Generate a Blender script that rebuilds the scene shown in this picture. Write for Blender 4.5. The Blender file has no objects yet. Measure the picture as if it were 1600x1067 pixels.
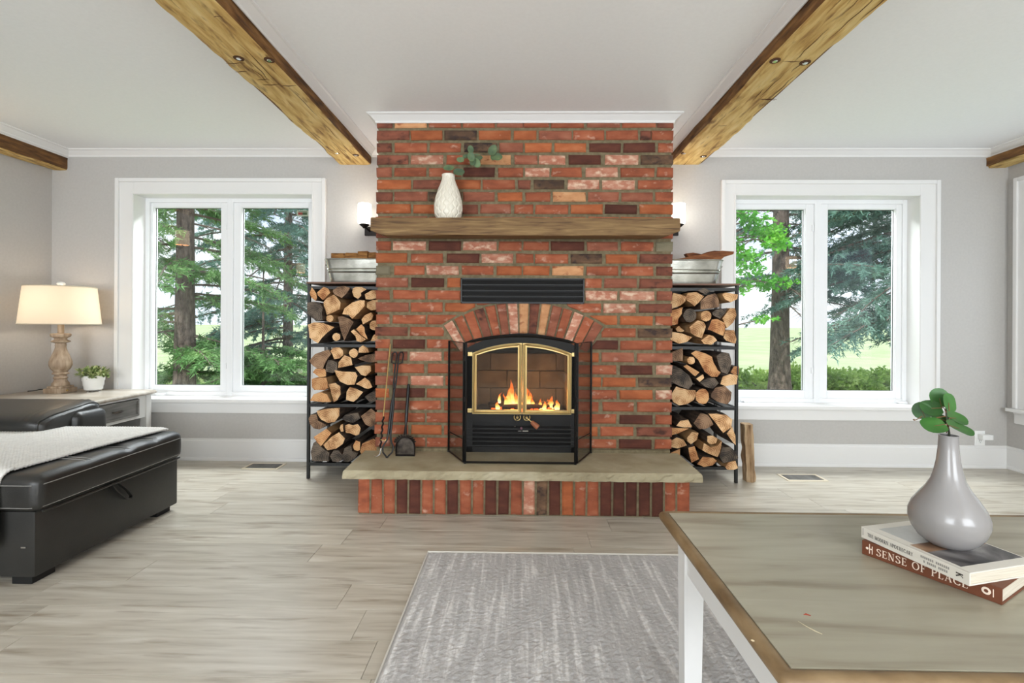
import bpy, bmesh, math, random
from mathutils import Vector, Matrix, noise
import numpy as np
rnd = random.Random(7)
R = math.radians
PI = math.pi
SC = bpy.context.scene
COL = SC.collection

# ------------------------------------------------------------------ camera
CH = 1.082; F = 760.0
YAW = math.atan(0.0158); ROLL = math.atan(0.0055)
cam_d = bpy.data.cameras.new('camera'); cam = bpy.data.objects.new('camera', cam_d); COL.objects.link(cam)
cam.matrix_world = Matrix.Translation((0, 0, CH)) @ Matrix.Rotation(YAW, 4, 'Z') @ Matrix.Rotation(PI/2, 4, 'X') @ Matrix.Rotation(ROLL, 4, 'Z')
cam_d.sensor_width = 36; cam_d.lens = 36*F/1600; cam_d.shift_y = -27.6/1600
cam_d.clip_start = 0.05; cam_d.clip_end = 600
SC.camera = cam
CR = cam.matrix_world.to_3x3()
def ray(px, py):
    return CR @ Vector(((px-800)/F, (505.9-py)/F, -1))
def at(px, py, Y):
    d = ray(px, py); t = Y/d.y
    return Vector((d.x*t, Y, CH+d.z*t))
def atz(px, py, z):
    d = ray(px, py); t = (z-CH)/d.z
    return Vector((d.x*t, d.y*t, z))
def atx(px, py, X):
    d = ray(px, py); t = X/d.x
    return Vector((X, d.y*t, CH+d.z*t))

# ------------------------------------------------------------------ world, sun, daylight, added fill, exposure
SC.view_settings.view_transform = 'Standard'; SC.view_settings.look = 'None'
SC.view_settings.exposure = 0.0; SC.view_settings.gamma = 1.0
SC.view_settings.use_curve_mapping = False
w = bpy.data.worlds.new('world'); SC.world = w; w.use_nodes = True
nt = w.node_tree; nt.nodes.clear()
wo = nt.nodes.new('ShaderNodeOutputWorld'); bg = nt.nodes.new('ShaderNodeBackground')
tc = nt.nodes.new('ShaderNodeTexCoord'); mp = nt.nodes.new('ShaderNodeMapping'); mp.inputs['Scale'].default_value = (2, 2, 5)
cn = nt.nodes.new('ShaderNodeTexNoise'); cn.inputs['Scale'].default_value = 1.6; cn.inputs['Detail'].default_value = 6
cr = nt.nodes.new('ShaderNodeValToRGB')
cr.color_ramp.elements[0].position = 0.35; cr.color_ramp.elements[0].color = (0.62, 0.74, 0.95, 1)
cr.color_ramp.elements[1].position = 0.6; cr.color_ramp.elements[1].color = (0.93, 0.96, 1.0, 1)
nt.links.new(tc.outputs['Generated'], mp.inputs['Vector']); nt.links.new(mp.outputs[0], cn.inputs['Vector'])
nt.links.new(cn.outputs['Fac'], cr.inputs[0]); nt.links.new(cr.outputs[0], bg.inputs['Color'])
bg.inputs['Strength'].default_value = 1.5
nt.links.new(bg.outputs[0], wo.inputs[0])

def light(kind, name, loc, energy, color=(1, 1, 1), rot=(0, 0, 0), size=1, sy=None, rad=None):
    l = bpy.data.lights.new(name, kind); l.energy = energy; l.color = color
    if kind == 'AREA':
        l.size = size
        if sy: l.shape = 'RECTANGLE'; l.size_y = sy
    if rad is not None: l.shadow_soft_size = rad
    o = bpy.data.objects.new(name, l); COL.objects.link(o); o.location = loc; o.rotation_euler = rot
    return o
sun = light('SUN', 'sun', (6, -4, 12), 4.0, (1, 0.95, 0.86), (R(38), R(-24), 0)); sun.data.angle = R(1.0)
# daylight of the big windows in the wall behind the camera
light('AREA', 'window_daylight', (-2.1, -2.90, 1.45), 136, (0.90, 0.955, 1), (R(102), 0, 0), 2.4, 1.7)
light('AREA', 'window_daylight', (2.1, -2.90, 1.45), 136, (0.90, 0.955, 1), (R(102), 0, 0), 2.4, 1.7)
# added fill lamps, out of view above the two garden windows and right-hand window
light('AREA', 'window_fill', (-2.35, 4.55, 2.80), 210, (0.93, 0.97, 1), (R(-36), 0, 0), 1.7, 0.6)
light('AREA', 'window_fill', (2.35, 4.55, 2.80), 170, (0.93, 0.97, 1), (R(-36), 0, 0), 1.7, 0.6)
light('AREA', 'window_fill', (4.6, 2.5, 2.8), 20, (0.93, 0.97, 1), (R(-55), 0, R(-90)), 1.8, 1.0)

# ------------------------------------------------------------------ materials
def new_mat(name):
    m = bpy.data.materials.new(name); m.use_nodes = True
    n = m.node_tree; b = n.nodes['Principled BSDF']
    return m, n, b
def srgb(r, g, b):
    f = lambda c: ((c/255+0.055)/1.055)**2.4 if c > 10 else c/255/12.92
    return (f(r), f(g), f(b), 1)
def plain(name, c, rough=0.5, metal=0.0, **kw):
    m, n, b = new_mat(name)
    b.inputs['Base Color'].default_value = c; b.inputs['Roughness'].default_value = rough; b.inputs['Metallic'].default_value = metal
    for k, v in kw.items(): b.inputs[k].default_value = v
    m.diffuse_color = c
    return m
def noisy(name, stops, scale=10, stretch=(1, 1, 1), rough=0.7, bump=0.2, dist=0.004, detail=6, rv=0.0, metal=0, extra=None, distort=0.0, coord='Object', bscale=None):
    """colour from stretched noise (stops = [(pos, colour), ...]), bump from a finer one, optional per-object value shift"""
    m, n, b = new_mat(name); L = n.links; N = n.nodes
    t = N.new('ShaderNodeTexCoord'); oi = N.new('ShaderNodeObjectInfo')
    sc = N.new('ShaderNodeVectorMath'); sc.operation = 'SCALE'; sc.inputs[0].default_value = (13.1, 7.7, 9.3); L.new(oi.outputs['Random'], sc.inputs['Scale'])
    ad = N.new('ShaderNodeVectorMath'); L.new(t.outputs[coord], ad.inputs[0]); L.new(sc.outputs[0], ad.inputs[1])
    mpn = N.new('ShaderNodeMapping'); mpn.inputs['Scale'].default_value = stretch; L.new(ad.outputs[0], mpn.inputs['Vector'])
    ns = N.new('ShaderNodeTexNoise'); ns.inputs['Scale'].default_value = scale; ns.inputs['Detail'].default_value = detail; ns.inputs['Distortion'].default_value = distort
    L.new(mpn.outputs[0], ns.inputs['Vector'])
    rp = N.new('ShaderNodeValToRGB'); e = rp.color_ramp.elements
    while len(e) < len(stops): e.new(0.5)
    for i, (p, c) in enumerate(stops): e[i].position = p; e[i].color = c
    L.new(ns.outputs['Fac'], rp.inputs[0]); out = rp.outputs[0]
    if extra:      # (scale, lo, hi, colour, stretch): a second noise that lays patches of another colour on top
        s2, lo, hi, c2, st2 = extra
        mp2 = N.new('ShaderNodeMapping'); mp2.inputs['Scale'].default_value = st2; mp2.inputs['Location'].default_value = (5, 3, 1); L.new(ad.outputs[0], mp2.inputs['Vector'])
        n2 = N.new('ShaderNodeTexNoise'); n2.inputs['Scale'].default_value = s2; n2.inputs['Detail'].default_value = 8; L.new(mp2.outputs[0], n2.inputs['Vector'])
        mr = N.new('ShaderNodeMapRange'); mr.inputs['From Min'].default_value = lo; mr.inputs['From Max'].default_value = hi; L.new(n2.outputs['Fac'], mr.inputs['Value'])
        mx = N.new('ShaderNodeMix'); mx.data_type = 'RGBA'; mx.inputs['B'].default_value = c2; L.new(mr.outputs[0], mx.inputs['Factor']); L.new(out, mx.inputs['A']); out = mx.outputs['Result']
    if rv:
        hs = N.new('ShaderNodeHueSaturation'); ma = N.new('ShaderNodeMapRange'); ma.inputs['To Min'].default_value = 1-rv; ma.inputs['To Max'].default_value = 1+rv
        L.new(oi.outputs['Random'], ma.inputs['Value']); L.new(ma.outputs[0], hs.inputs['Value']); L.new(out, hs.inputs['Color']); out = hs.outputs[0]
    L.new(out, b.inputs['Base Color']); b.inputs['Roughness'].default_value = rough; b.inputs['Metallic'].default_value = metal
    if bump:
        nb = N.new('ShaderNodeTexNoise'); nb.inputs['Scale'].default_value = bscale or scale*2.5; nb.inputs['Detail'].default_value = 5; L.new(mpn.outputs[0], nb.inputs['Vector'])
        bp = N.new('ShaderNodeBump'); bp.inputs['Strength'].default_value = bump; bp.inputs['Distance'].default_value = dist; L.new(nb.outputs['Fac'], bp.inputs['Height']); L.new(bp.outputs[0], b.inputs['Normal'])
    m.diffuse_color = stops[len(stops)//2][1]
    return m
def S(*a): return [(p, srgb(*c)) for p, c in a]

M = {}
M['wall'] = noisy('wall_paint', S((0.3, (185, 182, 178)), (0.7, (190, 187, 183))), 60, rough=0.75, bump=0.08, dist=0.001)
M['ceiling'] = noisy('ceiling_paint', S((0.3, (243, 244, 245)), (0.7, (246, 247, 248))), 60, rough=0.8, bump=0.05, dist=0.001)
M['trim'] = plain('white_trim_paint', srgb(230, 229, 227), 0.35)
M['vinyl'] = plain('white_window_vinyl', srgb(240, 241, 242), 0.3)
M['floor'] = noisy('grey_oak_plank', S((0.25, (160, 150, 134)), (0.42, (184, 176, 161)), (0.58, (196, 189, 175)), (0.75, (208, 202, 190))), 3.0, (1.0, 10, 1), rough=0.30, bump=0.05, dist=0.001, rv=0.07, distort=0.4,
                   extra=(7.0, 0.57, 0.74, srgb(146, 132, 114), (0.5, 4, 1)))
M['under'] = plain('dark_subfloor', srgb(96, 88, 78), 0.8)
M['mortar'] = noisy('mortar', S((0.3, (100, 90, 66)), (0.7, (130, 118, 92))), 40, rough=0.95, bump=0.5, dist=0.004)
def brickmat(nm, a, b_, c, ex=None):
    return noisy('brick_'+nm, S((0.25, a), (0.5, b_), (0.78, c)), 9, (1, 1, 2.2), rough=0.9, bump=0.6, dist=0.004, rv=0.13, extra=ex, bscale=45)
W1 = srgb(206, 172, 150)
BM = {
 'r': brickmat('red', (124, 66, 44), (154, 84, 56), (174, 108, 78), (17, 0.60, 0.82, W1, (1, 1, 1.6))),
 'o': brickmat('orange', (134, 72, 40), (164, 90, 52), (182, 112, 72), (17, 0.66, 0.88, W1, (1, 1, 1.6))),
 'p': brickmat('dull_pink', (118, 68, 50), (146, 86, 64), (164, 108, 84), (16, 0.60, 0.80, srgb(196, 156, 138), (1, 1, 1.6))),
 'l': brickmat('limewashed', (158, 94, 72), (180, 120, 96), (204, 158, 134), (22, 0.48, 0.70, srgb(220, 190, 164), (1, 1, 1.6))),
 't': brickmat('buff', (178, 122, 80), (202, 148, 104), (216, 172, 128), (18, 0.56, 0.7, srgb(150, 84, 52), (1, 1, 1.6))),
 'd': brickmat('maroon', (70, 36, 26), (84, 44, 32), (102, 58, 42), (20, 0.7, 0.85, srgb(160, 120, 100), (1, 1, 1.6))),
 'b': brickmat('brown', (88, 52, 40), (124, 72, 54), (146, 88, 68), (14, 0.54, 0.68, srgb(74, 44, 34), (1, 1, 1.6))),
 'k': brickmat('charcoal', (62, 46, 36), (94, 70, 52), (138, 106, 80), (18, 0.5, 0.64, srgb(56, 42, 38), (1, 1, 1.6))),
 'g': brickmat('grey_green', (104, 98, 78), (122, 114, 92), (136, 126, 104)),
}
M['slab'] = noisy('sandstone', S((0.3, (150, 138, 110)), (0.55, (172, 161, 132)), (0.8, (190, 181, 156))), 5, (1, 1, 1), rough=0.8, bump=0.45, dist=0.005, bscale=26)
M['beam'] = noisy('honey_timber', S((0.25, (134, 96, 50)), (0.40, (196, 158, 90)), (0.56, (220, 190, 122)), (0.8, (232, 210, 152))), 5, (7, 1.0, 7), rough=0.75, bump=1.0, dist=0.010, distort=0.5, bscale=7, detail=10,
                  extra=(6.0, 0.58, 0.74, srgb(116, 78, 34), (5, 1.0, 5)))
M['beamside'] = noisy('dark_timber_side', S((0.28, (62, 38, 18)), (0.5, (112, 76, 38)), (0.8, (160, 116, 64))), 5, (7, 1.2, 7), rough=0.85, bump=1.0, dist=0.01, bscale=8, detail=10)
M['mantel'] = noisy('mantel_timber', S((0.25, (66, 46, 26)), (0.42, (112, 84, 52)), (0.6, (132, 104, 66)), (0.8, (156, 128, 86))), 6, (0.8, 8, 9), rough=0.75, bump=0.5, dist=0.004, distort=0.7)
M['black'] = plain('black_metal', srgb(10, 10, 10), 0.42, 0.0)
M['blackm'] = plain('matt_black_steel', srgb(5, 5, 5), 0.65, 0.0)
M['iron'] = plain('wrought_iron', srgb(44, 40, 38), 0.5, 0.8)
M['pewter'] = noisy('pewter', S((0.3, (50, 44, 40)), (0.7, (96, 88, 80))), 30, rough=0.4, bump=0.2, metal=0.8)
M['brass'] = plain('polished_brass', srgb(236, 206, 140), 0.30, 1.0)
M['chrome'] = plain('chrome', srgb(220, 220, 220), 0.15, 1.0)
M['galv'] = noisy('galvanised_steel', S((0.3, (140, 140, 132)), (0.7, (196, 196, 188))), 9, rough=0.2, bump=0.1, metal=0.85)
M['leather'] = noisy('charcoal_leather', S((0.3, (38, 38, 36)), (0.7, (46, 45, 43))), 8, rough=0.36, bump=0.35, dist=0.0015, bscale=220)
M['stitch'] = plain('grey_stitching', srgb(150, 148, 144), 0.8)
M['wool'] = noisy('cream_knit', S((0.3, (214, 212, 207)), (0.7, (230, 228, 223))), 60, (1, 1, 1), rough=0.95, bump=0.0)
M['white'] = plain('white_paint', srgb(226, 225, 222), 0.45)
M['tabletop'] = noisy('weathered_oak_top', S((0.28, (134, 124, 104)), (0.45, (158, 151, 132)), (0.62, (168, 163, 144)), (0.8, (182, 176, 158))), 3.2, (0.8, 6, 4), rough=0.33, bump=0.06, dist=0.001, distort=0.5)
M['tableedge'] = noisy('oak_edge', S((0.3, (98, 76, 50)), (0.5, (128, 104, 72)), (0.75, (156, 132, 98))), 6, (1.5, 1.5, 6), rough=0.5, bump=0.3, dist=0.002)
M['endtop'] = noisy('end_table_top', S((0.3, (150, 138, 122)), (0.6, (178, 170, 158)), (0.8, (196, 190, 180))), 4, (1, 7, 4), rough=0.3, bump=0.05)
M['drawer'] = noisy('grey_drawer_wood', S((0.3, (98, 96, 92)), (0.7, (138, 136, 132))), 5, (3, 1, 14), rough=0.6, bump=0.3)
M['lampwood'] = noisy('weathered_lamp_wood', S((0.3, (140, 116, 92)), (0.6, (178, 156, 132)), (0.8, (196, 178, 156))), 8, (6, 6, 1), rough=0.6, bump=0.3)
M['ceram'] = plain('white_ceramic', srgb(236, 235, 230), 0.28)
M['creamvase'] = plain('cream_glazed_ceramic', srgb(230, 224, 208), 0.35)
M['greyvase'] = plain('grey_satin_ceramic', srgb(146, 143, 142), 0.25)
M['greyvase'].node_tree.nodes['Principled BSDF'].inputs['Coat Weight'].default_value = 0.3
M['leaf'] = noisy('green_leaf', S((0.3, (34, 74, 28)), (0.6, (58, 108, 44)), (0.8, (84, 134, 62))), 12, rough=0.5, bump=0.2, dist=0.002, rv=0.2)
M['leaf2'] = noisy('pale_green_leaf', S((0.35, (104, 130, 70)), (0.52, (150, 164, 100)), (0.68, (206, 206, 156))), 40, rough=0.6, bump=0, rv=0.15)
M['euc'] = noisy('eucalyptus_leaf', S((0.3, (70, 94, 72)), (0.6, (100, 122, 82)), (0.8, (134, 148, 96))), 20, rough=0.6, bump=0.1, rv=0.25)
M['stem'] = plain('brown_stem', srgb(112, 78, 48), 0.7)
M['wick'] = plain('outlet_plastic', srgb(240, 240, 238), 0.35)
M['bookbrown'] = plain('russet_book_cloth', srgb(108, 60, 36), 0.55)
M['bookcream'] = plain('cream_book_cover', srgb(222, 217, 206), 0.45)
M['pages'] = noisy('page_edges', S((0.35, (196, 186, 166)), (0.65, (222, 214, 198))), 30, (0.3, 0.3, 40), rough=0.8, bump=0.2, dist=0.001)
M['ink'] = plain('black_ink', srgb(60, 56, 52), 0.6)
M['inkgrey'] = plain('grey_ink', srgb(150, 146, 140), 0.6)
M['inkcream'] = plain('cream_ink', srgb(240, 222, 204), 0.6)
M['coverpic'] = noisy('cover_photo', S((0.36, (30, 28, 28)), (0.46, (96, 92, 92)), (0.56, (150, 146, 144)), (0.66, (190, 188, 186))), 7, rough=0.35, bump=0, distort=1.0)
M['coverwarm'] = noisy('cover_photo_warm', S((0.36, (60, 40, 28)), (0.55, (150, 116, 90)), (0.7, (196, 168, 140))), 14, rough=0.35, bump=0, distort=1.0)
M['coverpale'] = noisy('cover_photo_pale', S((0.3, (176, 176, 172)), (0.7, (204, 204, 200))), 14, rough=0.35, bump=0)
M['orangeh'] = plain('wooden_grip', srgb(176, 104, 66), 0.5)
M['firebrick'] = noisy('sooty_firebrick', S((0.3, (70, 66, 60)), (0.7, (108, 102, 94))), 8, rough=0.95, bump=0.4)
M['ash'] = noisy('ash_bed', S((0.4, (24, 20, 18)), (0.6, (70, 62, 58))), 20, rough=1, bump=0.6)
M['kindle'] = noisy('kindling_bark', S((0.3, (92, 58, 28)), (0.55, (150, 104, 54)), (0.8, (186, 144, 88))), 12, (1, 4, 6), rough=0.9, bump=0.8, dist=0.008)
M['barkslab'] = noisy('bark_slab', S((0.3, (76, 42, 24)), (0.55, (134, 82, 48)), (0.8, (170, 116, 72))), 8, (1, 4, 6), rough=0.9, bump=0.9, dist=0.01)
M['decal'] = plain('decal_grey_green', srgb(150, 160, 140), 0.5)
M['decalred'] = plain('decal_red', srgb(130, 50, 40), 0.5)
M['decalgreen'] = plain('decal_green', srgb(50, 70, 36), 0.5)
M['rawwood'] = plain('rack_top_board', srgb(112, 80, 62), 0.5)

def rug_mat():
    m, n, b = new_mat('rug_pile'); L = n.links; N = n.nodes
    t = N.new('ShaderNodeTexCoord')
    def nz(scale, st, detail=5, dist=0.0, loc=(0, 0, 0)):
        a = N.new('ShaderNodeMapping'); a.inputs['Scale'].default_value = st; a.inputs['Location'].default_value = loc; L.new(t.outputs['Object'], a.inputs['Vector'])
        q = N.new('ShaderNodeTexNoise'); q.inputs['Scale'].default_value = scale; q.inputs['Detail'].default_value = detail; q.inputs['Distortion'].default_value = dist; L.new(a.outputs[0], q.inputs['Vector']); return q
    a = nz(5, (9, 0.7, 1), 12, 0.2); c = nz(75, (1, 1, 1), 3)
    mm = N.new('ShaderNodeMath'); mm.operation = 'MULTIPLY_ADD'; mm.inputs[1].default_value = 0.22; L.new(c.outputs['Fac'], mm.inputs[0]); L.new(a.outputs['Fac'], mm.inputs[2])
    rp = N.new('ShaderNodeValToRGB'); e = rp.color_ramp.elements; e.new(0.5)
    for i, (p, q) in enumerate(S((0.45, (172, 169, 167)), (0.64, (184, 181, 179)), (0.78, (216, 213, 210)))): e[i].position = p; e[i].color = q
    L.new(mm.outputs[0], rp.inputs[0]); L.new(rp.outputs[0], b.inputs['Base Color']); b.inputs['Roughness'].default_value = 1
    bp = N.new('ShaderNodeBump'); bp.inputs['Strength'].default_value = 0.6; bp.inputs['Distance'].default_value = 0.006; L.new(c.outputs['Fac'], bp.inputs['Height']); L.new(bp.outputs[0], b.inputs['Normal'])
    return m
M['rug'] = rug_mat()
M['rugedge'] = plain('rug_binding', srgb(214, 210, 200), 0.9)

def endgrain(name, c0, c1, c2):
    """cut end of a log: growth rings round the log's own axis, a little grime"""
    m, n, b = new_mat(name); L = n.links; N = n.nodes
    t = N.new('ShaderNodeTexCoord'); oi = N.new('ShaderNodeObjectInfo')
    mpn = N.new('ShaderNodeMapping'); mpn.inputs['Scale'].default_value = (1, 0.02, 1); mpn.inputs['Location'].default_value = (0.02, 0, 0.03); L.new(t.outputs['Object'], mpn.inputs['Vector'])
    wv = N.new('ShaderNodeTexWave'); wv.wave_type = 'RINGS'; wv.rings_direction = 'Y'; wv.inputs['Scale'].default_value = 26; wv.inputs['Distortion'].default_value = 3.5; wv.inputs['Detail'].default_value = 3; wv.inputs['Detail Scale'].default_value = 2
    L.new(mpn.outputs[0], wv.inputs['Vector'])
    sc = N.new('ShaderNodeVectorMath'); sc.operation = 'SCALE'; sc.inputs[0].default_value = (9, 5, 7); L.new(oi.outputs['Random'], sc.inputs['Scale'])
    ad = N.new('ShaderNodeVectorMath'); L.new(t.outputs['Object'], ad.inputs[0]); L.new(sc.outputs[0], ad.inputs[1])
    ns = N.new('ShaderNodeTexNoise'); ns.inputs['Scale'].default_value = 16; ns.inputs['Detail'].default_value = 7; L.new(ad.outputs[0], ns.inputs['Vector'])
    mm = N.new('ShaderNodeMath'); mm.operation = 'MULTIPLY_ADD'; mm.inputs[1].default_value = 0.14; L.new(wv.outputs['Fac'], mm.inputs[0]); L.new(ns.outputs['Fac'], mm.inputs[2])
    rp = N.new('ShaderNodeValToRGB'); e = rp.color_ramp.elements; e.new(0.5)
    for i, (p, q) in enumerate(((0.40, c0), (0.55, c1), (0.68, c2))): e[i].position = p; e[i].color = srgb(*q)
    L.new(mm.outputs[0], rp.inputs[0])
    hs = N.new('ShaderNodeHueSaturation'); ma = N.new('ShaderNodeMapRange'); ma.inputs['To Min'].default_value = 0.85; ma.inputs['To Max'].default_value = 1.12
    L.new(oi.outputs['Random'], ma.inputs['Value']); L.new(ma.outputs[0], hs.inputs['Value']); L.new(rp.outputs[0], hs.inputs['Color']); L.new(hs.outputs[0], b.inputs['Base Color'])
    b.inputs['Roughness'].default_value = 0.85
    bp = N.new('ShaderNodeBump'); bp.inputs['Strength'].default_value = 0.3; bp.inputs['Distance'].default_value = 0.004; L.new(mm.outputs[0], bp.inputs['Height']); L.new(bp.outputs[0], b.inputs['Normal'])
    m.diffuse_color = srgb(*c1)
    return m
LM = {'p': endgrain('cut_wood_pale', (150, 104, 66), (204, 158, 110), (224, 186, 140)),
      'a': endgrain('cut_wood_amber', (142, 88, 52), (190, 136, 88), (208, 160, 110)),
      'b': endgrain('cut_wood_brown', (84, 62, 46), (124, 94, 70), (154, 122, 94)),
      'k': endgrain('bark_end_dark', (44, 38, 34), (78, 68, 58), (110, 96, 82))}
M['bark'] = noisy('firewood_bark', S((0.3, (44, 34, 28)), (0.55, (84, 66, 52)), (0.8, (122, 98, 76))), 16, (3, 0.5, 3), rough=0.95, bump=1.0, dist=0.008)
M['split'] = noisy('split_log_face', S((0.3, (150, 104, 62)), (0.55, (196, 150, 100)), (0.8, (222, 188, 142))), 6, (4, 1, 0.6), rough=0.8, bump=0.7, dist=0.006)

def emis(name, c, s):
    m, n, b = new_mat(name); b.inputs['Base Color'].default_value = c; b.inputs['Emission Color'].default_value = c; b.inputs['Emission Strength'].default_value = s; m.diffuse_color = c
    return m
M['sconce'] = emis('lit_opal_glass', srgb(255, 250, 240), 4.0)
M['sconce2'] = emis('lit_linen_shade', srgb(255, 226, 190), 2.6)
M['bulb'] = emis('lit_bulb', srgb(255, 225, 180), 6.0)
M['ember'] = emis('glowing_embers', srgb(255, 96, 40), 3.0)
def shade_mat():
    m, n, b = new_mat('linen_lamp_shade'); L = n.links; N = n.nodes
    for x in list(N):
        if x.type == 'BSDF_PRINCIPLED': N.remove(x)
    o = [x for x in N if x.type == 'OUTPUT_MATERIAL'][0]
    d = N.new('ShaderNodeBsdfDiffuse'); d.inputs[0].default_value = srgb(240, 232, 216)
    tr = N.new('ShaderNodeBsdfTranslucent'); tr.inputs[0].default_value = srgb(250, 234, 206)
    mx = N.new('ShaderNodeMixShader'); mx.inputs[0].default_value = 0.45; L.new(d.outputs[0], mx.inputs[1]); L.new(tr.outputs[0], mx.inputs[2]); L.new(mx.outputs[0], o.inputs[0])
    return m
M['shade'] = shade_mat()
def glass_mat(name, tint, f0=0.05, rough=0.0):
    m, n, b = new_mat(name); L = n.links; N = n.nodes
    N.remove(b); o = [x for x in N if x.type == 'OUTPUT_MATERIAL'][0]
    t = N.new('ShaderNodeBsdfTransparent'); t.inputs[0].default_value = tint
    g = N.new('ShaderNodeBsdfGlossy'); g.inputs['Roughness'].default_value = rough
    fr = N.new('ShaderNodeFresnel'); ge = N.new('ShaderNodeNewGeometry'); mr = N.new('ShaderNodeMapRange')   # same reflectance on both faces of the thin pane
    mr.inputs['To Min'].default_value = 1.5; mr.inputs['To Max'].default_value = 1/1.5; L.new(ge.outputs['Backfacing'], mr.inputs['Value']); L.new(mr.outputs[0], fr.inputs['IOR'])
    mx = N.new('ShaderNodeMixShader'); L.new(fr.outputs[0], mx.inputs[0]); L.new(t.outputs[0], mx.inputs[1]); L.new(g.outputs[0], mx.inputs[2]); L.new(mx.outputs[0], o.inputs[0])
    return m
M['glass'] = glass_mat('window_glass', (0.97, 0.985, 0.98, 1))
M['stoveglass'] = glass_mat('smoked_stove_glass', (0.82, 0.80, 0.76, 1))
def mesh_mat(fac):
    """fine woven spark mesh: the wires are far smaller than a pixel, so the cloth is a constant mix of wire and gap"""
    m, n, b = new_mat('spark_mesh'); L = n.links; N = n.nodes
    b.inputs['Base Color'].default_value = srgb(40, 38, 36); b.inputs['Roughness'].default_value = 0.6; b.inputs['Metallic'].default_value = 0.3
    o = [x for x in N if x.type == 'OUTPUT_MATERIAL'][0]; t = N.new('ShaderNodeBsdfTransparent')
    mx = N.new('ShaderNodeMixShader'); mx.inputs[0].default_value = fac; L.new(t.outputs[0], mx.inputs[1]); L.new(b.outputs[0], mx.inputs[2]); L.new(mx.outputs[0], o.inputs[0])
    return m
M['mesh'] = mesh_mat(0.18); M['mesh2'] = mesh_mat(0.42)
def flame_mat():
    m, n, b = new_mat('flame'); L = n.links; N = n.nodes
    N.remove(b); o = [x for x in N if x.type == 'OUTPUT_MATERIAL'][0]
    t = N.new('ShaderNodeTexCoord'); sp = N.new('ShaderNodeSeparateXYZ'); L.new(t.outputs['Generated'], sp.inputs[0])
    ns = N.new('ShaderNodeTexNoise'); ns.inputs['Scale'].default_value = 30; ns.inputs['Detail'].default_value = 3; L.new(t.outputs['Object'], ns.inputs['Vector'])
    ad = N.new('ShaderNodeMath'); ad.operation = 'MULTIPLY_ADD'; ad.inputs[1].default_value = 0.7; L.new(ns.outputs['Fac'], ad.inputs[0]); L.new(sp.outputs['Z'], ad.inputs[2])
    rp = N.new('ShaderNodeValToRGB'); e = rp.color_ramp.elements; e.new(0.5); e.new(0.6)
    for i, (p, c) in enumerate(((0.35, (1, 0.86, 0.45, 1)), (0.7, (1, 0.62, 0.16, 1)), (0.95, (1, 0.30, 0.05, 1)), (1.0, (0.9, 0.16, 0.02, 1)))): e[i].position = p; e[i].color = c
    L.new(ad.outputs[0], rp.inputs[0])
    em = N.new('ShaderNodeEmission'); em.inputs['Strength'].default_value = 4.0; L.new(rp.outputs[0], em.inputs[0])
    tr = N.new('ShaderNodeBsdfTransparent')
    al = N.new('ShaderNodeMapRange'); al.inputs['From Min'].default_value = 0.55; al.inputs['From Max'].default_value = 1.35; al.inputs['To Min'].default_value = 0.85; al.inputs['To Max'].default_value = 0.15; L.new(ad.outputs[0], al.inputs['Value'])
    mx = N.new('ShaderNodeMixShader'); L.new(al.outputs[0], mx.inputs[0]); L.new(tr.outputs[0], mx.inputs[1]); L.new(em.outputs[0], mx.inputs[2]); L.new(mx.outputs[0], o.inputs[0])
    return m
M['flame'] = flame_mat()
def leafy(name, a, b_, c):
    m, n, b = new_mat(name); L = n.links; N = n.nodes
    g = N.new('ShaderNodeNewGeometry')
    ns = N.new('ShaderNodeTexNoise'); ns.inputs['Scale'].default_value = 2.4; ns.inputs['Detail'].default_value = 8; L.new(g.outputs['Position'], ns.inputs['Vector'])
    rp = N.new('ShaderNodeValToRGB'); e = rp.color_ramp.elements; e.new(0.5)
    for i, (p, q) in enumerate(((0.33, a), (0.52, b_), (0.7, c))): e[i].position = p; e[i].color = srgb(*q)
    L.new(ns.outputs['Fac'], rp.inputs[0]); L.new(rp.outputs[0], b.inputs['Base Color']); b.inputs['Roughness'].default_value = 0.7
    o = [x for x in N if x.type == 'OUTPUT_MATERIAL'][0]; tr = N.new('ShaderNodeBsdfTranslucent'); L.new(rp.outputs[0], tr.inputs[0])
    mx = N.new('ShaderNodeMixShader'); mx.inputs[0].default_value = 0.35; L.new(b.outputs[0], mx.inputs[1]); L.new(tr.outputs[0], mx.inputs[2]); L.new(mx.outputs[0], o.inputs[0])
    m.diffuse_color = srgb(*b_)
    return m
M['needle'] = leafy('spruce_needles', (80, 118, 70), (116, 158, 98), (156, 192, 126))
M['bluen'] = leafy('blue_spruce_needles', (78, 116, 108), (112, 152, 140), (152, 186, 172))
M['maple'] = leafy('maple_leaves', (70, 148, 44), (104, 186, 66), (150, 216, 92))
M['hedge'] = leafy('hedge_leaves', (124, 164, 70), (172, 206, 104), (214, 232, 150))
M['undergrow'] = leafy('undergrowth_leaves', (84, 112, 78), (120, 152, 104), (156, 182, 130))
M['trunk'] = noisy('spruce_bark', S((0.3, (76, 66, 62)), (0.55, (116, 102, 96)), (0.8, (150, 136, 128))), 9, (3, 3, 1), rough=0.95, bump=1.0, dist=0.03)
M['twig'] = plain('grey_twigs', srgb(104, 94, 86), 0.9)
M['grass'] = noisy('mown_grass', S((0.3, (110, 138, 72)), (0.6, (144, 170, 94)), (0.8, (176, 196, 124))), 3, rough=1, bump=0.8, dist=0.03, bscale=60)
M['field'] = noisy('crop_field', S((0.3, (160, 180, 132)), (0.6, (184, 200, 154)), (0.8, (200, 212, 172))), 0.6, rough=1, bump=0.8, dist=0.05, bscale=12)

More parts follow.
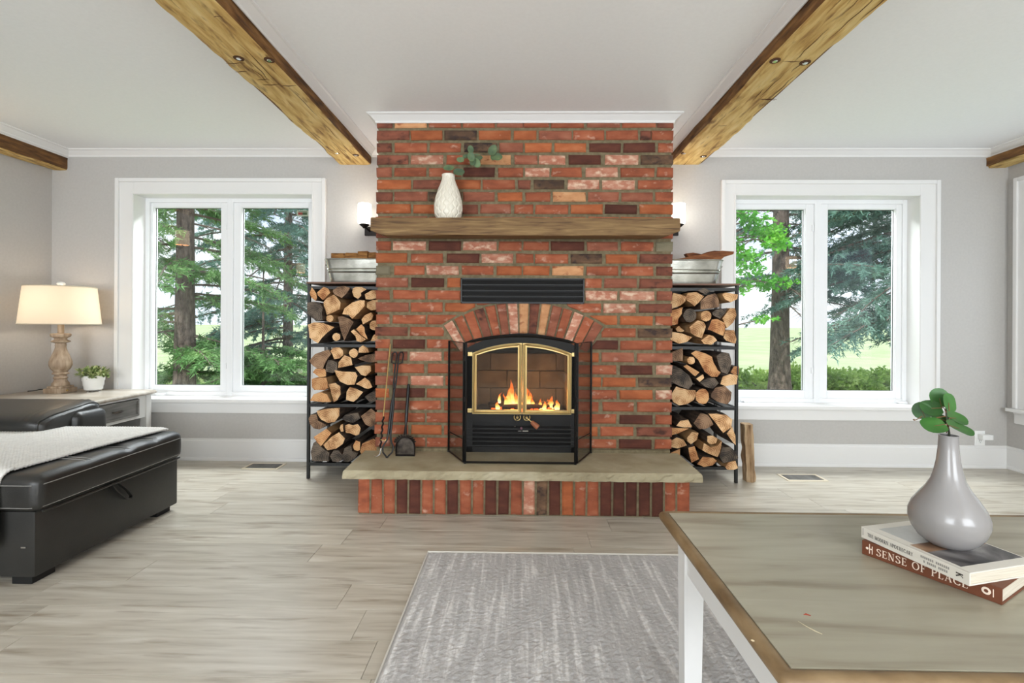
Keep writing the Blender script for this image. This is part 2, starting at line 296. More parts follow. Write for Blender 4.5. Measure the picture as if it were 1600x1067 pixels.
# ------------------------------------------------------------------ mesh builder and tagging
W = {}     # object name -> origin, in the frame its geometry is written in
class MB:
    def __init__(s): s.v = []; s.f = []; s.m = []
    def add(s, vs, fs, mi=0):
        k = len(s.v); s.v += [tuple(p) for p in vs]; s.f += [tuple(i+k for i in f) for f in fs]; s.m += [mi]*len(fs); return s
    def box(s, a, b, mi=0, bev=0.0, jit=0.0):
        x0, x1 = sorted((a[0], b[0])); y0, y1 = sorted((a[1], b[1])); z0, z1 = sorted((a[2], b[2]))
        if bev <= 0:
            vs = [(x, y, z) for z in (z0, z1) for y in (y0, y1) for x in (x0, x1)]
            return s.add(vs, [(0, 2, 3, 1), (4, 5, 7, 6), (0, 1, 5, 4), (2, 6, 7, 3), (0, 4, 6, 2), (1, 3, 7, 5)], mi)
        bev = min(bev, (x1-x0)/2.2, (y1-y0)/2.2, (z1-z0)/2.2)
        bm = bmesh.new(); bmesh.ops.create_cube(bm, size=1)
        for v in bm.verts:
            v.co = Vector(((x0+x1)/2+v.co.x*(x1-x0), (y0+y1)/2+v.co.y*(y1-y0), (z0+z1)/2+v.co.z*(z1-z0)))
        bmesh.ops.bevel(bm, geom=bm.edges[:], offset=bev, segments=1 if jit else 2, affect='EDGES', profile=0.7)
        if jit:
            for v in bm.verts: v.co += Vector([rnd.uniform(-jit, jit) for _ in range(3)])
        s.bm(bm, mi); return s
    def bm(s, bm, mi=0, mat=None):
        bm.verts.index_update(); s.add([(mat @ v.co if mat else v.co.copy()) for v in bm.verts], [[v.index for v in f.verts] for f in bm.faces], mi); bm.free(); return s
    def prism(s, poly, y0, y1, mi=0, cap=None, scale1=1.0, axis='y'):
        """polygon in XZ (axis y), XY (axis z) or YZ (axis x), swept y0..y1; cap = material index of the y0 cap"""
        n = len(poly); cx = sum(p[0] for p in poly)/n; cz = sum(p[1] for p in poly)/n
        area = sum(poly[i][0]*poly[(i+1) % n][1]-poly[(i+1) % n][0]*poly[i][1] for i in range(n))
        if area < 0: poly = poly[::-1]
        q = [(cx+(a-cx)*scale1, cz+(b-cz)*scale1) for a, b in poly]
        mk = {'y': lambda a, b, t: (a, t, b), 'z': lambda a, b, t: (a, b, t), 'x': lambda a, b, t: (t, a, b)}[axis]
        vs = [mk(a, b, y0) for a, b in poly]+[mk(a, b, y1) for a, b in q]
        f0 = tuple(range(n)); f1 = tuple(range(2*n-1, n-1, -1)); sd = [(i, i+n, (i+1) % n+n, (i+1) % n) for i in range(n)]
        if axis != 'y': f0 = f0[::-1]; f1 = f1[::-1]; sd = [x[::-1] for x in sd]
        k = cap if cap is not None else mi
        s.add(vs, sd, mi); s.add(vs, [f0], k); s.add(vs, [f1], k); return s
    def lathe(s, prof, seg=32, c=(0, 0, 0), mi=0, fn=None):
        vs = []; fs = []; n = len(prof)
        for i, (r, z) in enumerate(prof):
            for j in range(seg):
                a = 2*PI*j/seg; rr = r if fn is None else fn(r, z, a)
                vs.append((c[0]+rr*math.cos(a), c[1]+rr*math.sin(a), c[2]+z))
        for i in range(n-1):
            for j in range(seg):
                fs.append((i*seg+j, i*seg+(j+1) % seg, (i+1)*seg+(j+1) % seg, (i+1)*seg+j))
        if prof[0][0] > 1e-5: fs.append(tuple(range(seg))[::-1])
        if prof[-1][0] > 1e-5: fs.append(tuple((n-1)*seg+j for j in range(seg)))
        return s.add(vs, fs, mi)
    def tube(s, pts, r, seg=8, mi=0, closed=False):
        pts = [Vector(p) for p in pts]; n = len(pts); vs = []; fs = []
        rr = r if hasattr(r, '__len__') else [r]*n
        up = None
        for i, p in enumerate(pts):
            a = pts[(i-1) % n] if (closed or i > 0) else p; b = pts[(i+1) % n] if (closed or i < n-1) else p
            d = (b-a).normalized() if (b-a).length > 1e-9 else Vector((0, 0, 1))
            if up is None: up = Vector((0, 0, 1)) if abs(d.z) < 0.9 else Vector((1, 0, 0))
            u = (up-d*up.dot(d)).normalized(); v = d.cross(u); up = u
            for j in range(seg):
                t = 2*PI*j/seg; vs.append(p+(u*math.cos(t)+v*math.sin(t))*rr[i])
        m_ = n if closed else n-1
        for i in range(m_):
            for j in range(seg):
                k = (i+1) % n; fs.append((i*seg+j, i*seg+(j+1) % seg, k*seg+(j+1) % seg, k*seg+j))
        if not closed: fs += [tuple(range(seg))[::-1], tuple((n-1)*seg+j for j in range(seg))]
        return s.add(vs, fs, mi)
    def bar(s, a, b, w, t=None, mi=0):
        """square bar between two points"""
        return s.tube([a, b], [w*0.7071]*2, 4, mi)
    def grid(s, fn, nu, nv, mi=0, flip=False):
        vs = [fn(i/nu, j/nv) for j in range(nv+1) for i in range(nu+1)]
        fs = [(j*(nu+1)+i, j*(nu+1)+i+1, (j+1)*(nu+1)+i+1, (j+1)*(nu+1)+i) for j in range(nv) for i in range(nu)]
        if flip: fs = [f[::-1] for f in fs]
        return s.add(vs, fs, mi)
    def build(s, name, mats, parent=None, origin=None, smooth=False, angle=40):
        if not isinstance(mats, (list, tuple)): mats = [mats]
        pw = W[parent.name] if parent else Vector((0, 0, 0))
        o0 = Vector(origin) if origin is not None else pw.copy()
        me = bpy.data.meshes.new(name); v = np.array(s.v, dtype=float)-np.array(o0)
        me.from_pydata(v.tolist(), [], s.f)
        for m in mats: me.materials.append(m)
        me.polygons.foreach_set('material_index', s.m)
        if smooth:
            me.polygons.foreach_set('use_smooth', [True]*len(me.polygons)); me.set_sharp_from_angle(angle=R(angle))
        me.update()
        o = bpy.data.objects.new(name, me); COL.objects.link(o); W[o.name] = o0
        if parent: o.parent = parent
        o.location = o0-pw
        return o
def tag(o, label=None, cat=None, group=None, kind=None):
    if label: o['label'] = label
    if cat: o['category'] = cat
    if group: o['group'] = group
    if kind: o['kind'] = kind
    return o
def empty(name, loc, label=None, cat=None, group=None, kind=None, rz=0.0, local=False):
    """local=True: geometry of the parts is written in the thing's own frame (the thing may be turned)"""
    o = bpy.data.objects.new(name, None); COL.objects.link(o); o.location = loc; o.rotation_euler = (0, 0, rz); o.empty_display_size = 0.1
    W[o.name] = Vector((0, 0, 0)) if local else Vector(loc)
    return tag(o, label, cat, group, kind)

# ------------------------------------------------------------------ the room
D = 3.785; XL = -3.70; XR = 3.735; YB = -3.0; CZ = 2.43; WT = 0.22
DF = 3.14
def wall_with_holes(name, axis, pos, thick, a0, a1, holes, z1=CZ+0.05, mat=None):
    """wall along x (axis 'x') or along y; holes = [(a0, a1, z0, z1)]"""
    mb = MB(); hs = sorted(holes)
    def bx(u0, u1, z0, zz):
        if u1-u0 < 1e-4 or zz-z0 < 1e-4: return
        if axis == 'x': mb.box((u0, pos, z0), (u1, pos+thick, zz))
        else: mb.box((pos, u0, z0), (pos+thick, u1, zz))
    u = a0
    for (h0, h1, z0, zz) in hs:
        bx(u, h0, 0, z1); bx(h0, h1, 0, z0); bx(h0, h1, zz, z1); u = h1
    bx(u, a1, 0, z1)
    return tag(mb.build(name, mat or M['wall']), kind='structure')
def X(px, Y=D, py=506): return at(px, py, Y).x
def Z(py, px, Y=D): return at(px, py, Y).z
o1 = (X(210), X(488), Z(622, 350), Z(304, 350))
o2 = (X(1147), X(1434), Z(633, 1300), Z(306, 1300))
wall_with_holes('wall_back', 'x', D, WT, XL-WT, XR+WT, [o1, o2])
o3 = (1.55, D-0.20, o2[2], o2[3])
wall_with_holes('wall_right', 'y', XR, WT, YB-WT, D+WT, [o3])
wall_with_holes('wall_left', 'y', XL, -WT, YB-WT, D+WT, [])
wall_with_holes('wall_rear', 'x', YB, -WT, XL-WT, XR+WT, [(-3.0, -0.8, 0.65, 2.3), (0.8, 3.0, 0.65, 2.3)])
cl = MB().box((XL-WT, YB-WT, CZ), (XR+WT, D+WT, CZ+0.1)).build('ceiling', M['ceiling']); tag(cl, kind='structure')

# floor with planks
fl = MB().box((XL-WT, YB-WT, -0.12), (XR+WT, D+WT, -0.006)).build('floor', M['under']); tag(fl, kind='structure')
PWd = 0.178; y = D; row = 0
while y > 0.35:
    y0 = y-PWd; x = XL-rnd.uniform(0, 1.1)
    while x < XR:
        x1 = x+1.22
        a, b = max(x, XL), min(x1, XR)
        if b-a > 0.02:
            MB().box((a+0.0006, y0+0.0006, -0.007), (b-0.0006, y-0.0006, 0.0), bev=0.0007, jit=0.00001).build('plank', M['floor'], fl, origin=((a+b)/2, (y0+y)/2, -0.003))
        x = x1
    y = y0; row += 1
pf = MB().box((XL, YB, -0.006), (XR, y-0.0006, 0.0)).build('plank_field', M['floor'], fl); tag(pf, kind='stuff')

# crown mouldings, baseboards
CRP = [(0, -0.052), (0.006, -0.052), (0.010, -0.045), (0.010, -0.040), (0.034, -0.018), (0.040, -0.012), (0.046, -0.010), (0.052, -0.006), (0.052, 0), (0, 0)]
def crown(mb, p0, p1, nrm, z=CZ, k=1.0, prof=CRP, m0=0, m1=0):
    """profile (out, dz) run from p0 to p1; nrm = direction out of the wall; m0/m1 mitre (+1 grows with the projection)"""
    p0 = Vector((*p0, 0)); p1 = Vector((*p1, 0)); nr = Vector((*nrm, 0)); d = (p1-p0).normalized(); n = len(prof)
    vs = []
    for (p, mt, sg) in ((p0, m0, -1), (p1, m1, 1)):
        for (a, b) in prof:
            q = p+nr*a*k+d*sg*mt*a*k; vs.append((q.x, q.y, z+b*k))
    fs = [(i, (i+1) % n, (i+1) % n+n, i+n) for i in range(n)]+[tuple(range(n))[::-1], tuple(range(n, 2*n))]
    if d.cross(Vector((0, 0, 1))).dot(nr) < 0: fs = [f[::-1] for f in fs]
    mb.add(vs, fs)
FXL = X(587.5, DF); FXR = X(1050, DF)
mb = MB(); crown(mb, (XL, D), (FXL, D), (0, -1)); tag(mb.build('trim_1', M['trim']), kind='structure')
mb = MB(); crown(mb, (FXR, D), (XR, D), (0, -1)); tag(mb.build('trim_2', M['trim']), kind='structure')
mb = MB(); crown(mb, (FXL, DF), (FXR, DF), (0, -1), k=1.02, m0=1, m1=1); crown(mb, (FXL, D), (FXL, DF), (-1, 0), k=1.02, m1=1); crown(mb, (FXR, DF), (FXR, D), (1, 0), k=1.02, m0=1)
tag(mb.build('trim_3', M['trim']), kind='structure')
BX = {'ll': (-1.42, -1.168), 'rr': (1.148, 1.402)}
mb = MB(); crown(mb, (BX['ll'][1], YB), (BX['ll'][1], D), (1, 0), k=0.92); tag(mb.build('trim_4', M['trim']), kind='structure')
mb = MB(); crown(mb, (BX['rr'][0], YB), (BX['rr'][0], D), (-1, 0), k=0.92); tag(mb.build('trim_5', M['trim']), kind='structure')
mb = MB(); crown(mb, (XL+0.13, YB), (XL+0.13, D), (1, 0), k=1.0); tag(mb.build('trim_6', M['trim']), kind='structure')
mb = MB(); crown(mb, (XR-0.13, YB), (XR-0.13, D), (-1, 0), k=1.0); tag(mb.build('trim_7', M['trim']), kind='structure')
BBP = [(0, 0), (0.026, 0), (0.026, 0.010), (0.022, 0.020), (0.014, 0.026), (0.014, 0.150), (0.008, 0.156), (0.008, 0.166), (0.003, 0.170), (0, 0.170)]
BBZ = 1.0
mb = MB(); crown(mb, (XL, D), (FXL, D), (0, -1), z=0, prof=BBP); tag(mb.build('baseboard_back_left', M['trim']), kind='structure')
mb = MB(); crown(mb, (FXR, D), (XR, D), (0, -1), z=0, prof=BBP); tag(mb.build('baseboard_back_right', M['trim']), kind='structure')
mb = MB(); crown(mb, (XR, YB), (XR, D), (-1, 0), z=0, prof=BBP); tag(mb.build('baseboard_right', M['trim']), kind='structure')
mb = MB(); crown(mb, (XL, YB), (XL, D), (1, 0), z=0, prof=BBP); tag(mb.build('baseboard_left', M['trim']), kind='structure')

# ------------------------------------------------------------------ windows
def frame_rect(mb, T, a0, a1, z0, z1, w, y0, y1, bev=0.004):
    """four bars round a rectangle; T maps (a, y, z) to world"""
    for (p, q) in (((a0, z0), (a0+w, z1)), ((a1-w, z0), (a1, z1)), ((a0+w, z0), (a1-w, z0+w)), ((a0+w, z1-w), (a1-w, z1))):
        mb.box(T(p[0], y0, p[1]), T(q[0], y1, q[1]), bev=bev)
def window(name, T, op, cas, ztop, glasses, gz, cw, sash_y=0.115):
    a0, a1, z0, z1 = op
    root = empty(name, (0, 0, 0), kind='structure')
    g = lambda nm, mb, m, p=root, **k: mb.build(nm, m, p, **k)
    # casing: flat board with raised back band and inner bead
    mb = MB(); ca, cb = cas
    mb.box(T(ca, -0.018, z0), T(a0, 0, ztop), bev=0.002); mb.box(T(a1, -0.018, z0), T(cb, 0, ztop), bev=0.002); mb.box(T(a0, -0.018, z1), T(a1, 0, ztop), bev=0.002)
    bw = 0.026
    mb.box(T(ca-0.003, -0.032, z0), T(ca+bw, 0, ztop+0.003), bev=0.006); mb.box(T(cb-bw, -0.032, z0), T(cb+0.003, 0, ztop+0.003), bev=0.006); mb.box(T(ca+bw, -0.032, ztop-bw), T(cb-bw, 0, ztop+0.003), bev=0.006)
    iw = 0.012
    mb.box(T(a0-iw, -0.024, z0), T(a0, 0, z1+iw), bev=0.004); mb.box(T(a1, -0.024, z0), T(a1+iw, 0, z1+iw), bev=0.004); mb.box(T(a0, -0.024, z1), T(a1, 0, z1+iw), bev=0.004)
    g('casing', mb, M['trim'])
    mb = MB(); mb.box(T(a0-0.004, -0.020, z0), T(a0+0.003, WT+0.004, z1+0.003)); mb.box(T(a1-0.003, -0.020, z0), T(a1+0.004, WT+0.004, z1+0.003)); mb.box(T(a0, -0.020, z1-0.003), T(a1, WT+0.004, z1+0.004))
    g('jamb', mb, M['trim'])
    mb = MB(); mb.box(T(ca-0.02, -0.065, z0-0.026), T(cb+0.02, 0.0, z0), bev=0.005); mb.box(T(a0, 0, z0-0.024), T(a1, WT, z0+0.002))
    g('stool', mb, M['trim'])
    mb = MB(); mb.box(T(ca, -0.016, z0-0.026-0.088), T(cb, 0, z0-0.026), bev=0.003); mb.box(T(ca, -0.024, z0-0.026-0.016), T(cb, 0, z0-0.026), bev=0.005)
    g('apron', mb, M['trim'])
    f0, f1 = gz; mid = (glasses[0][1]+glasses[1][0])/2
    # outer vinyl frame and mullion
    mb = MB(); frame_rect(mb, T, a0+0.002, a1-0.002, z0+0.0, z1-0.002, 0.034, sash_y-0.012, sash_y+0.07)
    g('frame', mb, M['vinyl'])
    mb = MB(); mb.box(T(mid-0.024, sash_y-0.014, z0), T(mid+0.024, sash_y+0.07, z1-0.012), bev=0.004); g('mullion', mb, M['vinyl'])
    for i, (p, q) in enumerate(glasses):
        l = a0+0.036 if i == 0 else mid+0.024; r = mid-0.024 if i == 0 else a1-0.036
        mb = MB()
        zb, zt = z0+0.026, z1-0.036
        for (u0, u1, v0, v1) in ((l, p, zb, zt), (q, r, zb, zt), (p, q, zb, f0), (p, q, f1, zt)):
            mb.box(T(u0, sash_y, v0), T(u1, sash_y+0.05, v1), bev=0.004)
        st = 0.010   # stepped glazing bead
        frame_rect(mb, T, p-0.006, q+0.006, f0-0.006, f1+0.006, st, sash_y+0.010, sash_y+0.045, 0.002)
        sh = g('sash', mb, M['vinyl'])
        mb = MB(); mb.box(T(p, sash_y+0.030, f0), T(q, sash_y+0.034, f1)); g('pane', mb, M['glass'], sh)
        mb = MB(); frame_rect(mb, T, p+0.003, q-0.003, f0+0.003, f1-0.003, 0.004, sash_y+0.026, sash_y+0.030, 0); g('gasket', mb, M['black'], sh)
        hx = l+0.03 if i == 0 else r-0.09
        mb = MB(); mb.box(T(hx+0.05, sash_y-0.040, z0+0.003), T(hx+0.115, sash_y, z0+0.014), bev=0.004); mb.box(T(hx+0.03, sash_y-0.030, z0+0.013), T(hx+0.12, sash_y-0.008, z0+0.020), bev=0.004); g('crank_handle', mb, M['vinyl'])
        lx = mid-0.034 if i == 0 else mid+0.034
        if i == 0:
            for zz in (f0+0.14, f1-0.18):
                mb = MB(); mb.box(T(lx-0.007, sash_y-0.012, zz), T(lx+0.007, sash_y+0.002, zz+0.05), bev=0.003); g('latch', mb, M['vinyl'])
    return root
Tb = lambda a, y, z: (a, D+y, z)
Yg = D+0.115+0.03
w1 = window('window_1', Tb, o1, (X(183.5), X(509)), Z(280.3, 350), [(X(243, Yg), X(348, Yg)), (X(379, Yg), X(483.5, Yg))], (Z(602.5, 350, Yg), Z(325, 350, Yg)), 0.1)
w2 = window('window_2', Tb, o2, (X(1125), X(1463.5)), Z(283.3, 1300), [(X(1140, Yg), X(1254.5, Yg)), (X(1289, Yg), X(1395, Yg))], (Z(610.5, 1290, Yg), Z(327.5, 1290, Yg)), 0.1)
Tr = lambda a, y, z: (XR+y, a, z)
mY = (o3[0]+o3[1])/2
w3 = window('window_3', Tr, o3, (o3[0]-0.13, o3[1]+0.13), Z(283.3, 1300), [(o3[0]+0.10, mY-0.09), (mY+0.09, o3[1]-0.10)], (o3[2]+0.10, o3[3]-0.12), 0.1)
# security sticker on the right pane of window_1
p = at(463.5, 328.5, Yg-0.004); q = at(482, 338, Yg-0.004)
mb = MB(); mb.box((p.x, Yg-0.003, q.z), (q.x, Yg-0.0005, p.z))
sk = empty('window_sticker', ((p.x+q.x)/2, Yg, q.z), 'small grey, red and green sticker in top right corner of left window', 'sticker')
mb.build('backing', M['decal'], sk)
wx = q.x-p.x; hz = p.z-q.z
MB().box((p.x+wx*0.12, Yg-0.004, q.z+hz*0.25), (p.x+wx*0.5, Yg-0.003, q.z+hz*0.66)).build('red_field', M['decalred'], sk)
MB().box((p.x+wx*0.5, Yg-0.004, q.z+hz*0.25), (p.x+wx*0.88, Yg-0.003, q.z+hz*0.66)).build('green_field', M['decalgreen'], sk)
MB().box((p.x+wx*0.15, Yg-0.004, q.z+hz*0.76), (p.x+wx*0.86, Yg-0.003, q.z+hz*0.84)).build('lettering_line', M['decalgreen'], sk)

# ------------------------------------------------------------------ ceiling beams
def beam(x0, x1, z0, z1, label, seed, bolts=()):
    root = empty('ceiling_beam', ((x0+x1)/2, D-0.01, z0), label, 'beam', 'rough hewn ceiling beams')
    cs = [(x0, z0), (x1, z0), (x1, z1), (x0, z1)]
    per = []
    ne = 9
    for i in range(4):
        a, b = cs[i], cs[(i+1) % 4]; k = ne if i in (0, 2) else 6
        for j in range(k): per.append((a[0]+(b[0]-a[0])*j/k, a[1]+(b[1]-a[1])*j/k))
    n = len(per); L_ = D-YB; ny = 230; vs = []
    cx, cz = (x0+x1)/2, (z0+z1)/2
    for iy in range(ny+1):
        y = YB+L_*iy/ny
        ex = 0.010*noise.noise((seed, y*2.2, 0)); ex2 = 0.010*noise.noise((seed+9, y*2.2, 0)); ez = 0.006*noise.noise((seed+4, y*2.8, 1))
        for (a, b) in per:
            u = (a-x0)/(x1-x0)
            dx = (ex*(1-u)+ex2*u); dz = ez if b < z1-1e-6 else 0
            nn = noise.noise((a*14+seed, y*5, b*14))*0.0035
            scallop = -abs(noise.noise((seed*2, y*1.6+a*1.2, 3)))*0.0
            rc = 0
            corner = (abs(a-x0) < 1e-6 or abs(a-x1) < 1e-6) and abs(b-z0) < 1e-6
            if corner:
                c = 0.006+0.030*max(0, noise.noise((a*50+seed, y*3.7, 7))+0.12)+0.008*max(0, noise.noise((a*50+seed, y*13, 7)))
                vs.append((a+(c if a < cx else -c)+dx, y, b+c*0.8+dz)); continue
            if b <= z0+1e-6: vs.append((a+dx, y, b+dz+nn))
            elif b >= z1-1e-6: vs.append((a, y, b))
            else: vs.append((a+dx+nn, y, b))
    fs = []
    for iy in range(ny):
        for j in range(n):
            fs.append((iy*n+j, (iy+1)*n+j, (iy+1)*n+(j+1) % n, iy*n+(j+1) % n))
    fs.append(tuple(range(n))); fs.append(tuple(ny*n+j for j in range(n))[::-1])
    mb = MB()
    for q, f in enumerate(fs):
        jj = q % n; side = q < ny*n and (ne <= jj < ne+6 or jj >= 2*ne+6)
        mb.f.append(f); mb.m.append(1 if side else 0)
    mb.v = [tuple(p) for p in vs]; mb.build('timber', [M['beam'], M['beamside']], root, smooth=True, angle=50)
    # checks (cracks) and axe cuts: thin dark grooves
    mb = MB()
    for k in range(20):
        y = rnd.uniform(0.8, D-0.2); xx = rnd.uniform(x0+0.03, x1-0.03); l = rnd.uniform(0.1, 0.5)
        pts = [(xx+0.012*noise.noise((k, t*3, seed)), y+t*l, z0-0.0005) for t in [i/6 for i in range(7)]]
        mb.tube(pts, [0.0004, 0.001, 0.0014, 0.0016, 0.0014, 0.001, 0.0004], 5)
    for k in range(9):
        y = rnd.uniform(0.8, D-0.2); xa = rnd.choice((x0+0.01, x1-0.09, (x0+x1)/2-0.05)); l = rnd.uniform(0.04, 0.1)
        pts = [(xa+t*l, y+0.01*noise.noise((k, t*3, seed)), z0-0.0005) for t in [i/4 for i in range(5)]]
        mb.tube(pts, [0.0005, 0.0014, 0.002, 0.0014, 0.0005], 5)
    tag(mb.build('check', plainc['crack'], root), kind='stuff')
    for (bx_, by_) in bolts:
        mb = MB(); mb.lathe([(0.0, -0.003), (0.009, -0.003), (0.012, -0.001), (0.012, 0.004)], 12, (bx_, by_, z0-0.003)); b = mb.build('bolt', M['chrome'], root)
        mb = MB(); mb.lathe([(0.0, -0.001), (0.024, -0.001), (0.024, 0.002)], 16, (bx_, by_, z0-0.001)); mb.build('countersink', plainc['crack'], root)
plainc = {'crack': plain('beam_crack', srgb(84, 52, 24), 0.9)}
BZ = CH+1.237; BT = 2.38
bl = [tuple(atz(px, py, BZ-0.004)[:2]) for px, py in ((373, 92), (421, 95), (526, 240), (556, 243))]
br = [tuple(atz(px, py, BZ-0.004)[:2]) for px, py in ((1211, 96), (1258, 99), (1069, 240), (1099, 245))]
beam(BX['ll'][0], BX['ll'][1], BZ, CZ, 'hewn timber beam running to the left side of the brick chimney', 1.3, bl)
beam(BX['rr'][0], BX['rr'][1], BZ, CZ, 'hewn timber beam running to the right side of the brick chimney', 5.7, br)
beam(XL+0.001, XL+0.125, CH+1.19, CZ-0.06, 'short visible timber beam in the top left corner along left wall', 8.1)
beam(XR-0.168, XR-0.001, CH+1.215, CZ-0.06, 'short visible timber beam in the top right corner along right wall', 12.9)
mb = MB(); mb.box((XL, YB, CZ-0.06), (XL+0.13, D, CZ)); tag(mb.build('trim_8', M['trim']), kind='structure')
mb = MB(); mb.box((XR-0.13, YB, CZ-0.06), (XR, D, CZ)); tag(mb.build('trim_9', M['trim']), kind='structure')

# ------------------------------------------------------------------ brick chimney
fire_root = empty('brick_fireplace', ((FXL+FXR)/2, DF, 0), 'red brick fireplace chimney breast rising from stone hearth to ceiling', 'fireplace')
SZ = 0.256     # top of the hearth slab
ACX = 0.025; ACZ = 0.28; RO = 0.942; RI = 0.745
OXL, OXR = X(729, DF), X(901, DF)
def arc(r, a0, a1, n): return [(ACX+r*math.sin(R(a0+(a1-a0)*i/n)), ACZ+r*math.cos(R(a0+(a1-a0)*i/n))) for i in range(n+1)]
aL = math.degrees(math.asin((OXL-ACX)/RI)); aR = math.degrees(math.asin((OXR-ACX)/RI))
poly = [(FXL+0.006, 0), (OXL, 0)]+arc(RI, aL, aR, 16)+[(OXR, 0), (FXR-0.006, 0), (FXR-0.006, CZ), (FXL+0.006, CZ)]
# mortar body as convex pieces around the opening
mb = MB()
mb.box((FXL+0.006, DF+0.012, 0), (OXL, D-0.001, CZ)); mb.box((OXR, DF+0.012, 0), (FXR-0.006, D-0.001, CZ))
aa = arc(RI, aL, aR, 16)
for i in range(16): mb.prism([aa[i], aa[i+1], (aa[i+1][0], CZ), (aa[i][0], CZ)], DF+0.012, D-0.001)
mb.build('mortar', M['mortar'], fire_root)
A_ = lambda v: 580+v/5.929
B_ = lambda v: 815+v/5.929
E_ = lambda v: 580+v/5.08
F_ = lambda v: 900+v/5.084
rows = {
0: [(A_, 'b 48 185 t 205 500 r 520 820 r 835 1135 p 1150 1400'), (B_, 'r 8 245 r 262 570 p 598 905 r 925 1235 b 1250 1390')],
1: [(A_, 'b 48 342 o 355 645 k 668 965 o 985 1280'), (B_, 'o -82 125 p 148 455 r 470 755 r 775 1070 b 1095 1190 r 1200 1392')],
2: [(A_, 'b 48 175 r 205 505 r 530 820 k 852 1155 p 1178 1398'), (B_, 'o 20 270 o 295 590 d 618 912 d 938 1230 r 1258 1390')],
3: [(A_, 'b 48 330 l 355 655 r 690 985 t 1005 1285'), (B_, 'p -76 140 l 155 400 d 432 728 l 765 1075 k 1100 1385')],
4: [(A_, 'p 48 180 r 205 500 r 525 820 d 845 1135 r 1165 1400'), (B_, 'l 22 250 r 270 550 l 585 885 r 912 1225 r 1250 1388')],
5: [(A_, 'o 48 355 b 378 680 o 700 1005 r 1025 1325'), (B_, 'b -42 75 k 108 390 l 420 715 l 742 1045 r 1072 1385')],
6: [(A_, 'b 48 188 p 205 510 k 525 830 p 845 1135 o 1165 1392'), (B_, 'r 30 260 t 285 588 p 612 895 p 918 1210 r 1238 1388')],
7: [(A_, 'o 48 355 o 380 680 b 700 980 p 1005 1290'), (B_, 'r -72 100 r 122 428 o 450 745 d 768 1065 o 1090 1385')],
8: [(A_, 'r 48 188 p 205 510 r 525 830 o 845 1135 p 1165 1392'), (B_, 'r 30 260 r 285 588 r 612 895 o 918 1210 r 1238 1388')],
9: [(A_, 'b 48 345 p 360 670 k 690 985 p 1000 1320'), (B_, 'b -50 115 r 132 440 r 460 750 p 770 1050 r 1070 1380')],
10: [(A_, 'r 48 175 l 198 500 d 527 828 l 845 1158 r 1178 1390'), (B_, 'r 12 250 d 268 575 p 603 890 r 920 1222 g 1242 1385')],
11: [(A_, 'o 42 325 r 365 660 d 693 998 l 1018 1310'), (B_, 'r -56 105 r 122 430 k 455 748 o 780 1070 b 1095 1385')],
12: [(A_, 'g 48 170 r 205 490 l 508 805 r 835 1130 o 1160 1388'), (B_, 'o 10 255 t 280 570 r 600 895 r 925 1220 b 1250 1385')],
13: [(A_, 'p 48 338 d 368 672 o 700 1000 r 1020 1320'), (B_, 'r -60 240 r 260 560 r 590 742 p 765 1065 b 1092 1382')],
14: [(A_, 'r 42 165 r 198 495 r 518 832 r 860 1140 r 1160 1390'), (B_, 'r 12 250 r 275 570 l 592 885 l 912 1230 p 1252 1382')],
15: [(A_, 'p 45 340 r 365 658 o 682 960 r 975 1280 r 1300 1400'), (B_, 'r 8 110 r 130 400 r 420 735 l 760 1060 b 1088 1382')],
16: [(A_, 'r 42 165 r 198 500 r 520 790'), (B_, 'o 560 885 o 915 1215 r 1245 1382')],
17: [(A_, 'b 42 335 r 358 670'), (B_, 'r 745 1060 k 1082 1385')],
18: [(E_, 'r 32 145 d 170 425 r 442 700'), (F_, 'd 60 335 r 355 615 r 638 752')],
19: [(E_, 'p 32 135 b 160 285 l 305 560 r 580 745'), (F_, 'o 12 185 p 205 465 p 490 752')],
20: [(E_, 'r 32 130 r 170 420 r 450 740'), (F_, 'r 12 325 d 355 612 l 640 752')],
21: [(E_, 'p 32 290 l 315 572 r 590 745'), (F_, 'o 12 200 o 215 480 k 500 752')],
22: [(E_, 'o 32 140 d 170 425 r 445 740'), (F_, 'r 12 325 o 352 612 l 640 750')],
23: [(E_, 'b 32 290 r 305 555 r 580 745'), (F_, 'r 12 185 r 215 465 r 490 750')],
24: [(E_, 'r 32 150 r 165 425 r 445 740'), (F_, 'r 12 325 d 350 612 r 638 750')],
25: [(E_, 'r 32 295 o 320 560 r 580 745'), (F_, 'o 12 175 r 200 465 b 488 748')],
26: [(E_, 'p 32 150 r 170 430 r 445 740'), (F_, 'r 12 325 d 350 608 r 635 748')],
}
